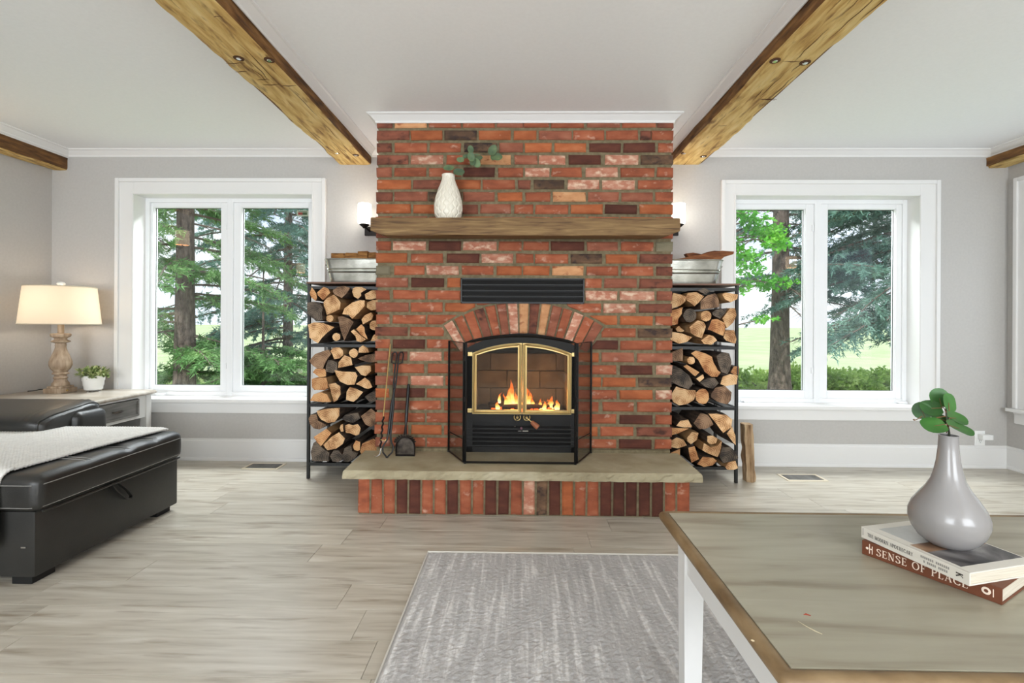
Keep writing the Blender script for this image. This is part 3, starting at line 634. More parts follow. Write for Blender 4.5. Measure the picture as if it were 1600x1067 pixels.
def brickpoly(pts, c, parent, y0, y1, jit=0.0026, bev=0.009, name='brick'):
    """flat polygon (x, z) of a brick face: front face inset by a chamfer, sides run back"""
    n = len(pts); cx = sum(p[0] for p in pts)/n; cz = sum(p[1] for p in pts)/n
    ar = sum(pts[i][0]*pts[(i+1) % n][1]-pts[(i+1) % n][0]*pts[i][1] for i in range(n))
    if ar < 0: pts = pts[::-1]
    j = lambda: rnd.uniform(-jit, jit)
    out = [(a+j(), b+j()) for a, b in pts]
    inn = []
    for a, b in out:
        d = Vector((cx-a, cz-b)); w_, h_ = abs(d.x), abs(d.y)
        inn.append((a+math.copysign(min(bev, w_*0.5), d.x) if w_ > 1e-6 else a, b+math.copysign(min(bev, h_*0.5), d.y) if h_ > 1e-6 else b))
    pr = rnd.uniform(-0.002, 0.002)
    vs = [(a, y0+pr, b) for a, b in inn]+[(a, y0+pr+bev*0.7, b) for a, b in out]+[(a, y1, b) for a, b in out]
    fs = [tuple(range(n))]
    for k in (0, n): fs += [(k+i, k+n+i, k+n+(i+1) % n, k+(i+1) % n) for i in range(n)]
    mb = MB(); mb.add(vs, fs)
    o = mb.build(name, BM[c], parent, origin=(cx, y0, cz)); return o
dZ = 19.27/242.0
nb_ = 0
for ri, segs in rows.items():
    zc = CH-((210.8+19.27*(ri-1))-506)/242.0
    z0, z1 = zc-0.0298, min(zc+0.0298, CZ-0.001)
    for fn, s in segs:
        tk = s.split()
        for k in range(0, len(tk), 3):
            c = tk[k]; xa, xb = X(fn(float(tk[k+1])), DF, 506), X(fn(float(tk[k+2])), DF, 506)
            first = xa < FXL+0.02; last = xb > FXR-0.02
            if first: xa = FXL-0.004+rnd.uniform(-0.002, 0.002)
            if last: xb = FXR+0.004+rnd.uniform(-0.002, 0.002)
            if ri > 13:
                left = (xa+xb)/2 < ACX
                pts = []; ok = True; lev = 4
                e0 = []; e1 = []
                for q in range(lev+1):
                    zz = z0+(z1-z0)*q/lev; dz_ = zz-ACZ; lim = RO+0.016
                    hx = math.sqrt(lim*lim-dz_*dz_) if abs(dz_) < lim else 0
                    hx = min(hx, dz_*0.675) if dz_ > 0.622 else 0
                    a, b = xa, xb
                    if hx > 0:
                        if left: b = min(b, ACX-hx)
                        else: a = max(a, ACX+hx)
                    if ri >= 18:
                        if left: b = min(b, OXL-0.012)
                        else: a = max(a, OXR+0.012)
                    if b-a > 0.012: e0.append((a, zz)); e1.append((b, zz))
                if len(e0) < 2: continue
                if len(set(round(p[0], 4) for p in e0+e1)) == 2: e0 = [e0[0], e0[-1]]; e1 = [e1[0], e1[-1]]
                pts = e1+e0[::-1]
                pts = pts if True else pts
            else: pts = [(xa, z0), (xb, z0), (xb, z1), (xa, z1)]
            # the louvre vent takes rows 13 and 14
            if ri in (13, 14):
                v0, v1 = X(720, DF), X(913.5, DF)
                if xa > v0 and xb < v1: continue
                if xa < v0 < xb: pts = [(xa, z0), (v0-0.002, z0), (v0-0.002, z1), (xa, z1)]
                if xa < v1 < xb: pts = [(v1+0.002, z0), (xb, z0), (xb, z1), (v1+0.002, z1)]
            if len(pts) < 3: continue
            brickpoly(pts, c, fire_root, DF, DF+0.10 if (first or last) else DF+0.03); nb_ += 1
# soldier arch
cols = 'l r r b r p l t b t p r l r p l'.split()
NA = 15; a0_, a1_ = -33.5, 33.5
for i in range(NA):
    s0 = a0_+(a1_-a0_)*(i+0.09)/NA; s1 = a0_+(a1_-a0_)*(i+0.91)/NA
    P = lambda r, a: (ACX+r*math.sin(R(a)), ACZ+r*math.cos(R(a)))
    pts = [P(RI-0.004, s0), P(RI-0.004, s1), P(RO, s1), P(RO, s0)]
    brickpoly(pts, cols[i], fire_root, DF-0.001, DF+0.08)
# bricks below the springing, beside the opening
# side faces of the chimney
mb = MB()
for ri in range(0, 30):
    zc = CH-((210.8+19.27*(ri-1))-506)/242.0
    if zc < 0.03: break
    for (xs, sg) in ((FXL, 1), (FXR, -1)):
        y = DF+0.12+(0.1 if ri % 2 else 0)
        while y < D-0.05:
            mb.box((xs-0.004*sg, y, zc-0.031), (xs+0.05*sg, min(y+0.21, D-0.003), min(zc+0.031, CZ-0.001)), bev=0.005, jit=0.001); y += 0.228
tag(mb.build('side_brick', BM['r'], fire_root), kind='stuff')

# black louvred vent above the arch
p0 = at(720.5, 473.8, DF); p1 = at(912.5, 435.3, DF)
vent = empty('fireplace_vent', ((p0.x+p1.x)/2, DF-0.01, p0.z), 'black louvred metal vent set in the bricks above the arch', 'vent')
mb = MB(); fw = 0.006
mb.box((p0.x, DF-0.012, p0.z), (p1.x, DF+0.02, p0.z+fw)); mb.box((p0.x, DF-0.012, p1.z-fw), (p1.x, DF+0.02, p1.z)); mb.box((p0.x, DF-0.012, p0.z), (p0.x+fw, DF+0.02, p1.z)); mb.box((p1.x-fw, DF-0.012, p0.z), (p1.x, DF+0.02, p1.z))
mb.build('frame', M['black'], vent)
MB().box((p0.x+fw, DF+0.005, p0.z+fw), (p1.x-fw, DF+0.011, p1.z-fw)).build('backing', M['blackm'], vent)
for k in range(4):
    z0 = p0.z+0.006+k*(p1.z-p0.z-0.012)/4; hh = (p1.z-p0.z-0.012)/4
    mb = MB(); mb.prism([(DF-0.010, z0+0.004), (DF-0.006, z0+0.001), (DF+0.004, z0+hh*0.72), (DF+0.003, z0+hh*0.8)], p0.x+fw, p1.x-fw, axis='x'); mb.box((p0.x+fw, DF-0.012, z0+0.001), (p1.x-fw, DF-0.009, z0+0.004), 1)
    mb.build('slat', [M['blackm'], M['black']], vent)

# timber mantel shelf
MZ0, MZ1 = CH+(506-367.5)/258.5, CH+(506-340.2)/258.5
ml, mr_ = X(578, 2.94), X(1062, 2.94)
mb = MB()
def mant(u, v):
    return None
n = 60; ring = []
pf_ = [(2.94, MZ1), (2.938, MZ1-0.03), (2.940, MZ1-0.07), (2.942, MZ0+0.002), (2.946, MZ0), (3.05, MZ0+0.006), (DF-0.003, MZ0+0.012), (DF-0.003, MZ1-0.002), (3.04, MZ1-0.002), (2.95, MZ1+0.001)]
vs = []
for i in range(n+1):
    x = ml+(mr_-ml)*i/n; e = min(i, n-i)/n
    for j, (yy, zz) in enumerate(pf_):
        w_ = 0.004*noise.noise((x*3, yy*20, zz*20))+0.003*noise.noise((x*9, j*3.1, 0))
        ee = 0.012 if e < 0.001 else 0
        zz2 = zz+w_*0.8
        if e < 0.04 and zz < MZ0+0.03: zz2 += (0.04-e)/0.04*0.028
        if j in (6, 7): vs.append((x, yy, zz2))
        else: vs.append((x, yy+w_, zz2))
k = len(pf_); fs = [(i*k+j, (i+1)*k+j, (i+1)*k+(j+1) % k, i*k+(j+1) % k) for i in range(n) for j in range(k)]+[tuple(range(k)), tuple(n*k+j for j in range(k))[::-1]]
mb.add(vs, fs)
mt = mb.build('mantel_shelf', M['mantel'], smooth=True, origin=((ml+mr_)/2, 3.04, MZ0), angle=35); tag(mt, 'rustic brown timber mantel shelf across the brick chimney', 'mantel')

# ------------------------------------------------------------------ hearth
hx0, hx1 = atz(556, 806, 0).x, atz(1076.5, 808, 0).x; hy = 2.737
hearth = empty('hearth', ((hx0+hx1)/2, hy, 0), 'raised hearth of soldier bricks under a pale stone slab', 'hearth')
mb = MB(); mb.box((hx0+0.006, hy+0.010, 0), (hx1-0.006, DF+0.010, 0.207)); mb.build('mortar', M['mortar'], hearth)
cc = 'rrrddrrdrrddrlkdorrdddddrr'
pt = (hx1-hx0)/26
for i, c in enumerate(cc):
    a = hx0+pt*i+0.006; b = hx0+pt*(i+1)-0.006
    if i == 0: a = hx0+0.003
    if i == 25: b = hx1
    brickpoly([(a, 0.006), (b, 0.006), (b, 0.204), (a, 0.204)], c, hearth, hy, hy+0.06, jit=0.0022)
ys = [hy+0.07+0.0715*k for k in range(5)]
for xs, sg in ((hx0, 1), (hx1, -1)):
    for k in range(5):
        mb = MB().box((xs-0.001*sg, ys[k], 0.006), (xs+0.05*sg, ys[k]+0.06, 0.204), bev=0.005, jit=0.0015); mb.build('brick', BM[rnd.choice('rrdo')], hearth, origin=(xs, ys[k], 0.1))
# slab: rough chiselled front edge
sx0, sx1 = at(534.5, 740, 2.705).x, at(1098.5, 742, 2.705).x; sb0 = atz(566, 706, SZ).x; sb1 = atz(1060, 708, SZ).x
sy = 2.705; by = DF+0.0; ny = 5
bm = bmesh.new()
top = []; N_ = 90
def slab_pt(u):  # perimeter front edge with left and right returns, u in 0..1 over front
    return sx0+(sx1-sx0)*u
vs = []; fs = []
prof = [(0.012, 0.207), (0.001, 0.209), (0.0, 0.222), (0.002, 0.238), (0.003, 0.250), (0.009, SZ)]
path = []
for i in range(13): t = i/12; path.append((sb0+(sx0-sb0)*t, by+(sy-by)*t, -0.8, -0.2))
for i in range(1, N_): path.append((slab_pt(i/N_), sy, 0, -1))
for i in range(13): t = i/12; path.append((sx1+(sb1-sx1)*t, sy+(by-sy)*t, 0.8, -0.2))
mb = MB(); K = len(prof)
for i, (x, y, nx, ny_) in enumerate(path):
    corner = i in (12, 12+N_)
    for j, (d, z) in enumerate(prof):
        ch = 0 if j == K-1 else (0.008*noise.noise((x*18, y*16, z*40))+0.008*noise.noise((x*42, y*40, z*70)))
        if abs(nx) > 0.1 and i in range(1, 12) : pass
        dx, dy = (-nx*d, 0.0) if abs(nx) > 0.1 else (0, d)
        if corner: dx = d if x < 0 else -d; dy = d; 
        vs.append((x+dx, min(y+dy+(ch if abs(nx) < 0.1 else 0), DF-0.0 if False else y+dy+ch), z+(0.001*noise.noise((x*30, y*30, 5)))))
n = len(path)
for i in range(n-1):
    for j in range(K-1): fs.append((i*K+j, (i+1)*K+j, (i+1)*K+j+1, i*K+j+1))
fs.append(tuple(i*K+K-1 for i in range(n))); fs.append(tuple(i*K for i in range(n))[::-1])
fs.append(tuple([j for j in range(K)]+[(n-1)*K+j for j in range(K)][::-1])[::-1])
mb.add(vs, fs); mb.build('slab', M['slab'], hearth)
# mortar bed between slab and brick face
MB().box((FXL+0.01, DF-0.006, SZ), (OXL, DF+0.02, SZ+0.020)).build('mortar_bed', M['mortar'], hearth)
MB().box((OXR, DF-0.006, SZ), (FXR-0.01, DF+0.02, SZ+0.020)).build('mortar_bed', M['mortar'], hearth)

# ------------------------------------------------------------------ firebox insert
ins = empty('fireplace_insert', (ACX, DF, SZ), 'black steel fireplace insert with arched brass framed glass doors', 'fireplace insert')
IY = DF-0.035
bz0 = CH-(647.5-506)/245.0; bx0, bx1 = X(738.5, IY), X(893.5, IY); bmid = X(816.5, IY); bsh = CH-(552-506)/245.0; bap = CH-(536-506)/245.0
def arch_top(x, sh, ap, xa, xb):
    c = (xa+xb)/2; h = (xb-xa)/2; s = ap-sh; rad = (h*h+s*s)/(2*s); return ap-rad+math.sqrt(max(rad*rad-(x-c)**2, 0))
def arched_ring(mb, xa, xb, z0, sh, ap, wo, y0, y1, n=14, xc0=None, xc1=None, mi=0):
    """band of width wo inside an arched outline"""
    def outl(off):
        pts = []
        a, b = xa+off, xb-off
        for i in range(n+1):
            x = a+(b-a)*i/n; pts.append((x, arch_top(max(min(x, xc1), xc0), sh, ap, xc0, xc1)-off))
        return [(a, z0+off)]+pts+[(b, z0+off)]
    O = outl(0); I = outl(wo); m = len(O)
    for i in range(m):
        j = (i+1) % m
        vs = [(*O[i], 0), (*O[j], 0), (*I[j], 0), (*I[i], 0)]
        V = [(a, y0, b) for a, b, _ in vs]+[(a, y1, b) for a, b, _ in vs]
        mb.add(V, [(0, 1, 2, 3), (4, 7, 6, 5), (0, 4, 5, 1), (2, 6, 7, 3)], mi)
    return I
# surround plate: pieces around the door opening, under the arch
ra = [(ACX+(RI-0.004)*math.sin(R(a)), ACZ+(RI-0.004)*math.cos(R(a))) for a in [aL+(aR-aL)*i/20 for i in range(21)]]
mb = MB()
for i in range(20):
    (xa, za), (xb, zb) = ra[i], ra[i+1]
    lo = lambda x: arch_top(min(max(x, bx0), bx1), bsh, bap, bx0, bx1) if bx0 < x < bx1 else SZ+0.23
    la = lo((xa+xb)/2)
    vs_ = [(xa, la), (xb, la), (xb, zb), (xa, za)]
    if bx0 < xa and xb < bx1: vs_ = [(xa, lo(xa)), (xb, lo(xb)), (xb, zb), (xa, za)]
    mb.prism(vs_, DF-0.012, DF+0.012)
mb.box((OXL+0.002, DF-0.012, SZ), (OXR-0.002, DF+0.012, SZ+0.035))
mb.box((OXL+0.002, DF-0.014, bz0-0.055), (OXR-0.002, DF+0.012, bz0))
mb.box((OXL+0.002, DF-0.012, SZ), (bx0, DF+0.012, bsh)); mb.box((bx1, DF-0.012, SZ), (OXR-0.002, DF+0.012, bsh))
mb.build('surround', M['blackm'], ins)
for k in range(5):
    z0 = SZ+0.040+k*0.027
    MB().prism([(DF-0.016, z0), (DF-0.012, z0-0.002), (DF+0.010, z0+0.014), (DF+0.008, z0+0.018), (DF-0.014, z0+0.006)], OXL+0.01, OXR-0.01, axis='x').build('louver', M['blackm'], ins)
MB().box((OXL+0.002, DF+0.02, SZ), (OXR-0.002, DF+0.03, bz0)).build('backing', M['blackm'], ins)
# firebox shell and firebricks
FY = DF+0.42; fl0 = bz0-0.02
mb = MB(); mb.box((OXL+0.002, DF+0.012, fl0-0.02), (OXR-0.002, FY+0.05, fl0)); mb.box((OXL+0.002, DF+0.012, fl0), (OXL+0.012, FY+0.05, 0.90)); mb.box((OXR-0.012, DF+0.012, fl0), (OXR-0.002, FY+0.05, 0.90)); mb.box((OXL+0.002, FY+0.045, fl0), (OXR-0.002, FY+0.055, 0.95))
mb.box((OXL+0.012, DF+0.06, 0.90), (OXR-0.012, FY+0.05, 0.91))
mb.build('firebox_shell', M['blackm'], ins)
for r_ in range(3):
    zz = fl0+0.002+r_*0.128; off = 0.0 if r_ % 2 else -0.12; x = OXL+0.014+off
    while x < OXR-0.02:
        a = max(x, OXL+0.014); b = min(x+0.236, OXR-0.014)
        if b-a > 0.03: MB().box((a, FY, zz), (b, FY+0.04, zz+0.124), bev=0.003, jit=0.0008).build('firebrick', M['firebrick'], ins, origin=(a, FY, zz))
        x += 0.24
    for xs, sg in ((OXL+0.012, 1), (OXR-0.012, -1)):
        MB().box((xs, DF+0.05, zz), (xs+0.03*sg, FY-0.004, zz+0.124), bev=0.003, jit=0.0008).build('firebrick', M['firebrick'], ins, origin=(xs, DF, zz))
# doors
for (xa, xb) in ((bx0, bmid-0.0025), (bmid+0.0025, bx1)):
    mb = MB(); I = arched_ring(mb, xa, xb, bz0, bsh, bap, 0.026, IY+0.004, IY+0.026, xc0=bx0, xc1=bx1)
    # rounded bead on the frame
    O2 = []
    for off in (0.010,):
        a, b = xa+off, xb-off
        O2 = [(a, IY+0.003, bz0+off)]+[(a+(b-a)*i/14, IY+0.003, arch_top(a+(b-a)*i/14, bsh, bap, bx0, bx1)-off) for i in range(15)]+[(b, IY+0.003, bz0+off)]
    mb.tube(O2, 0.0085, 8, closed=True)
    d = mb.build('door', M['brass'], ins, smooth=True)
    pts = [(x, z) for x, z in I]
    MB().prism(pts, IY+0.012, IY+0.015).build('glass', M['stoveglass'], d)
    hx_ = xa if xa == bx0 else xb; sg = -1 if xa == bx0 else 1
    for zz in (bz0+0.008, bsh-0.02):
        MB().box((hx_+sg*0.002, IY, zz), (hx_+sg*0.030, IY+0.02, zz+0.026), bev=0.003).build('hinge', M['brass'], d)
    cxr = (bmid-0.030) if xa == bx0 else (bmid+0.030)
    mb = MB(); mb.tube([(cxr+0.020*math.cos(t), IY-0.004, bz0-0.018+0.020*math.sin(t)) for t in [R(150+24*i) for i in range(11)]], 0.004, 8); mb.tube([(cxr, IY+0.01, bz0-0.016), (cxr, IY-0.02, bz0-0.018)], 0.008, 10)
    mb.build('latch_ring', M['brass'], d, smooth=True)
hp = at(812+20, 660, IY-0.03)
a = Vector((bmid+0.034, IY-0.02, bz0-0.022)); b = at(841, 668, IY-0.03)
mid_ = a+(b-a)*0.36
mb = MB(); mb.tube([a, mid_], 0.003, 8); hd = mb.build('handle_rod', M['brass'], ins)
mb = MB(); mb.tube([mid_, mid_+(b-mid_)*0.1, mid_+(b-mid_)*0.6, b-(b-mid_)*0.05, b], [0.010, 0.013, 0.017, 0.018, 0.012], 12); mb.build('handle_grip', M['orangeh'], hd, smooth=True)
a = Vector((bmid-0.034, IY-0.02, bz0-0.03)); b = at(804.5, 666.5, IY-0.02)
MB().tube([a, b], 0.002, 6).build('latch_chain', M['black'], ins)
MB().lathe([(0, -0.004), (0.004, 0), (0, 0.004)], 10, b).build('latch_bead', M['chrome'], ins)
lg = at(814.5, 669, DF-0.02); mb = MB(); mb.prism([(lg.x+0.008*math.cos(R(45*i)), lg.z+0.008*math.sin(R(45*i))) for i in range(8)], DF-0.022, DF-0.016); e_ = mb.build('maker_emblem', plain('emblem_mauve', srgb(120, 70, 84), 0.4), ins)
mb = MB()
for k in range(5):
    q = at(816.6+k*1.8, 673.5, DF-0.02); mb.box((q.x, DF-0.020, q.z-0.003), (q.x+0.0055, DF-0.017, q.z+0.003))
mb.box((lg.x-0.020, DF-0.019, lg.z-0.019), (lg.x+0.002, DF-0.017, lg.z-0.017))
mb.build('maker_lettering', plain('emblem_white', srgb(220, 214, 204), 0.4), ins)

# fire: bed of ash, charred logs, flames
def at_in(px, py, dy=0.2): return at(px, py, DF+dy)
ash = MB(); ash.grid(lambda u, v: (OXL+0.05+(OXR-OXL-0.10)*u, DF+0.06+0.32*v, fl0+0.006+0.02*noise.noise((u*8, v*5, 0))+0.02*math.sin(PI*u)*math.sin(PI*v)), 40, 20)
ao = ash.build('ash_bed', M['ash']); tag(ao, 'grey ash bed on the firebox floor under the flames', 'ash', kind='stuff')
glow = MB()
for k in range(46):
    x = rnd.uniform(at_in(762, 640, 0.14).x, at_in(868, 640, 0.14).x); yy = DF+rnd.uniform(0.10, 0.2); s_ = rnd.uniform(0.005, 0.013)
    glow.box((x-s_, yy-s_, fl0+0.012), (x+s_, yy+s_, fl0+0.012+s_*1.7), bev=s_*0.3, jit=0.002)
go = glow.build('ember_bed', M['ember']); tag(go, 'glowing orange embers scattered on the ash bed', 'embers', kind='stuff')
char = noisy('charred_log', S((0.3, (18, 14, 12)), (0.6, (52, 40, 34)), (0.8, (110, 70, 56))), 20, (1, 1, 1), rough=0.95, bump=1, dist=0.006)
def clog(a, b, r, label):
    a = Vector(a); b = Vector(b); pts = [a+(b-a)*t for t in (0, 0.05, 0.3, 0.6, 0.95, 1)]
    mb = MB(); mb.tube(pts, [r*0.7, r, r*1.05, r*0.95, r, r*0.7], 12); o = mb.build('burning_log', char, origin=a, smooth=True); tag(o, label, 'log', 'charred logs in the fire')
clog((at_in(764, 632, 0.18).x, DF+0.15, fl0+0.05), (at_in(812, 640, 0.18).x, DF+0.24, fl0+0.04), 0.024, 'charred log at the left of the fire, tilted up')
clog((at_in(785, 640, 0.18).x, DF+0.12, fl0+0.035), (at_in(858, 640, 0.18).x, DF+0.17, fl0+0.035), 0.022, 'charred log lying along the front of the fire')
clog((at_in(815, 640, 0.18).x, DF+0.28, fl0+0.045), (at_in(876, 642, 0.18).x, DF+0.20, fl0+0.04), 0.026, 'charred log at the back right of the fire')
def flame(px, ptop, pbot, w, dy, parent, lean=0.0):
    t = at_in(px, ptop, dy); b_ = at_in(px, pbot, dy); H = t.z-b_.z; sd = rnd.uniform(0, 50)
    vs = []; n = 12; sg = 10
    for i in range(n+1):
        u = i/n; rr = w*(math.sin(PI*min(1, (u*0.86+0.14))**0.75))*(1-u*0.35) if u < 1 else 0.0004
        rr = max(rr, 0.0004)
        cx = t.x+lean*(u-1)+0.016*noise.noise((sd, u*3.2, 0))*(u+0.2); cy = DF+dy+0.01*noise.noise((sd+3, u*3, 0))
        for j in range(sg):
            a = 2*PI*j/sg; r2 = rr*(1+0.25*noise.noise((sd+math.cos(a), math.sin(a), u*4)))
            vs.append((cx+r2*math.cos(a), cy+r2*0.45*math.sin(a), b_.z+H*u))
    fs = [(i*sg+j, i*sg+(j+1) % sg, (i+1)*sg+(j+1) % sg, (i+1)*sg+j) for i in range(n) for j in range(sg)]
    mb = MB(); mb.add(vs, fs); mb.build('flame', M['flame'], parent, origin=b_, smooth=True)
fr = empty('fire', (at_in(812, 640, 0.18).x, DF+0.18, fl0), 'yellow and orange fire burning behind the glass doors', 'fire')
for f in ((800, 597, 640, 0.022, 0.16, 0.01), (794, 610, 641, 0.020, 0.15, -0.01), (806, 615, 641, 0.020, 0.17, 0.01), (788, 618, 638, 0.014, 0.14, -0.02), (783, 616, 630, 0.008, 0.14, 0.01), (822, 606, 640, 0.016, 0.18, 0.0), (828, 612, 640, 0.016, 0.17, 0.01), (833, 622, 641, 0.012, 0.16, 0.01),
          (845, 626, 641, 0.012, 0.15, 0.0), (851, 630, 641, 0.012, 0.14, 0.0), (862, 622, 641, 0.020, 0.2, 0.01), (870, 628, 641, 0.016, 0.18, 0.0), (778, 630, 640, 0.012, 0.13, 0.0), (812, 626, 641, 0.02, 0.14, 0), (856, 627, 641, 0.015, 0.22, 0)):
    flame(f[0], f[1]-4, f[2], f[3]*1.35, f[4], fr, f[5])
light('POINT', 'fire_glow', (at_in(806, 620, 0.1).x, DF+0.12, fl0+0.16), 5.5, (1, 0.5, 0.2), rad=0.06)
light('POINT', 'fire_glow', (at_in(856, 620, 0.1).x, DF+0.16, fl0+0.12), 3.2, (1, 0.45, 0.15), rad=0.05)

# three fold spark screen
scr = empty('fireplace_screen', (ACX, 2.87, SZ), 'black three-panel fireplace screen with arched mesh centre standing on the hearth', 'fireplace screen')
sY = 2.868; s0, s1 = atz(726.5, 724, SZ).x, atz(898.5, 725, SZ).x
zsh = CH-(536-506)/265.0; zap = CH-(524.5-506)/265.0
wl = (X(702, DF-0.012), DF-0.012); wr = (X(924, DF-0.012), DF-0.012)
zw = CH-(533-506)/242.5
t_ = 0.012
def panel(nm, pts, mid_rail=None):
    """closed square-bar frame through pts + mesh"""
    mb = MB(); mb.tube(pts, t_*(0.8 if nm == 'centre_panel' else 0.55), 4, closed=True)
    n = len(pts)
    fr_ = mb.build(nm, M['black'], scr)
    mb = MB(); mb.add(pts, [tuple(range(n))]); mb.build('mesh', M['mesh'] if nm == 'centre_panel' else M['mesh2'], fr_)
    if mid_rail: MB().tube(mid_rail, 0.004, 6).build('rail', M['black'], fr_)
b0 = SZ+0.008
cp = [(s0, sY, b0), (s0, sY, zsh)]+[(s0+(s1-s0)*i/16, sY, arch_top(s0+(s1-s0)*i/16, zsh, zap, s0, s1)) for i in range(1, 16)]+[(s1, sY, zsh), (s1, sY, b0)]
panel('centre_panel', cp)
panel('side_panel', [(s0-0.010, sY, b0), (wl[0], wl[1], b0), (wl[0], wl[1], zw), (s0-0.010, sY, zsh)], [(s0-0.010, sY, 0.40), (wl[0], wl[1], 0.385)])
panel('side_panel', [(s1+0.010, sY, b0), (wr[0], wr[1], b0), (wr[0], wr[1], zw), (s1+0.010, sY, zsh)], [(s1+0.010, sY, 0.40), (wr[0], wr[1], 0.385)])
for xx in (s0-0.005, s1+0.005):
    for zz in (0.42, 0.62, 0.86): MB().tube([(xx, sY-0.006, zz), (xx, sY-0.006, zz+0.03)], 0.005, 8).build('hinge', M['iron'], scr)
for (xx, yy) in ((s0, sY), (s1, sY), wl, wr): MB().box((xx-0.007, yy-0.007, SZ), (xx+0.007, yy+0.007, SZ+0.008)).build('foot', M['black'], scr)

# fire tools leaning on the bricks
def ptY(px, py, Y): return at(px, py, Y)
tp = ptY(610, 537, DF-0.008); bt = atz(593, 712, SZ+0.006)
dirv = bt-tp
pk = empty('fire_poker', (bt.x, bt.y, SZ), 'thin brass fire poker with twisted iron hook leaning on bricks, leftmost tool', 'fire tool', 'fire tools')
k1 = tp+dirv*0.66
MB().tube([tp, tp+dirv*0.01, k1], [0.003, 0.004, 0.004], 8).build('shaft', plain('aged_brass', srgb(170, 138, 84), 0.5, 0.6), pk)
pts = [k1+dirv*0.34*t+Vector((0.0035*math.sin(t*40), 0.003*math.cos(t*40), 0)) for t in [i/24*0.8 for i in range(25)]]
MB().tube(pts, 0.006, 6).build('twisted_end', M['iron'], pk)
e = pts[-1]; MB().tube([e, Vector((e.x+0.004, e.y-0.01, SZ+0.05)), Vector((e.x+0.002, e.y-0.02, SZ+0.02)), Vector((e.x-0.012, e.y-0.03, SZ+0.006)), Vector((e.x-0.030, e.y-0.03, SZ+0.008))], 0.005, 8).build('hook', M['chrome'], pk, smooth=True)
MB().tube([e+Vector((0, 0, 0.05)), e+Vector((0.03, -0.005, 0.045)), e+Vector((0.035, -0.005, 0.055))], 0.003, 6).build('side_hook', M['brass'], pk)
# tongs
tg_t = ptY(622, 550, DF-0.012); tg_b = atz(604.5, 715.5, SZ+0.006); dv = tg_b-tg_t
tg = empty('fire_tongs', (tg_b.x, tg_b.y, SZ), 'black wrought iron log tongs with loop handles leaning on bricks', 'fire tool', 'fire tools')
T_ = lambda t, dx=0: tg_t+dv*t+Vector((dx, 0, 0))
for sg in (-1, 1):
    lp = [T_(0.12, sg*0.008), T_(0.105, sg*0.034), T_(0.02, sg*0.036), T_(0.0, sg*0.026), T_(0.0, sg*0.014), T_(0.02, sg*0.007)]
    MB().tube(lp+[T_(0.12, sg*0.006)], 0.0045, 8).build('loop_handle', M['black'], tg, smooth=True)
    MB().tube([T_(0.11, sg*0.008), T_(0.3, sg*0.007), T_(0.5, -sg*0.006), T_(0.78, -sg*0.007), T_(0.84, -sg*0.012), T_(0.90, -sg*0.033), T_(0.95, -sg*0.028), T_(0.985, -sg*0.006), T_(1.0, -sg*0.002)], [0.005, 0.006, 0.008, 0.007, 0.005, 0.005, 0.005, 0.005, 0.005], 8).build('arm', M['black'], tg, smooth=True)
MB().lathe([(0, -0.01), (0.008, -0.008), (0.008, 0.008), (0, 0.01)], 10, T_(0.36)).build('rivet', M['iron'], tg)
# shovel
sh_t = ptY(638.5, 600, DF-0.012); sh_b = atz(631, 711, SZ+0.004); dv = sh_b-sh_t
sh = empty('ash_shovel', (sh_b.x, sh_b.y, SZ), 'dark pewter ash shovel with fluted collar leaning on bricks', 'fire tool', 'fire tools')
MB().tube([sh_t, sh_t+dv*0.05, sh_t+dv*0.5, sh_t+dv*0.58], [0.007, 0.010, 0.011, 0.007], 10).build('handle', M['black'], sh, smooth=True)
MB().tube([sh_t+dv*0.56, sh_t+dv*0.74], [0.006, 0.012], 8).build('neck', M['iron'], sh)
cb = sh_t+dv*0.78; d = dv.normalized()
mb = MB()
fan = []
for i in range(25):
    a = R(-80+160*i/24); r0 = 0.070+(0.006 if i % 2 else -0.003)
    fan.append((cb.x+r0*math.sin(a), cb.z-0.03+r0*0.85*math.cos(a)))
yb = cb.y-0.004
n = len(fan); vs = [(cb.x, yb-0.018, cb.z-0.03)]+[(x, yb+(0.004 if i % 2 else -0.004), z) for i, (x, z) in enumerate(fan)]
mb.add(vs, [(0, i+1, i+2) for i in range(n-1)]); mb.build('fluted_collar', M['pewter'], sh)
wsh = 0.058; bb = atz(633.5, 711, SZ+0.003); topz = cb.z+0.012
op_ = [(bb.x-wsh, SZ+0.003), (bb.x+wsh, SZ+0.003)]+[(bb.x+wsh*math.cos(R(a)), topz-0.055+0.06*math.sin(R(a))) for a in range(0, 181, 15)]
yy_ = bb.y-0.012
mb = MB(); mb.prism(op_, yy_+0.010, yy_+0.014); mb.build('scoop_back', M['pewter'], sh)
mb = MB(); mb.tube([(x, yy_, z) for x, z in op_[1:]]+[(op_[0][0], yy_, op_[0][1])], 0.004, 6, closed=True); mb.tube([(x, yy_+0.008, z) for x, z in op_[1:]]+[(op_[0][0], yy_+0.008, op_[0][1])], 0.005, 6, closed=True); mb.build('scoop_rim', M['iron'], sh)

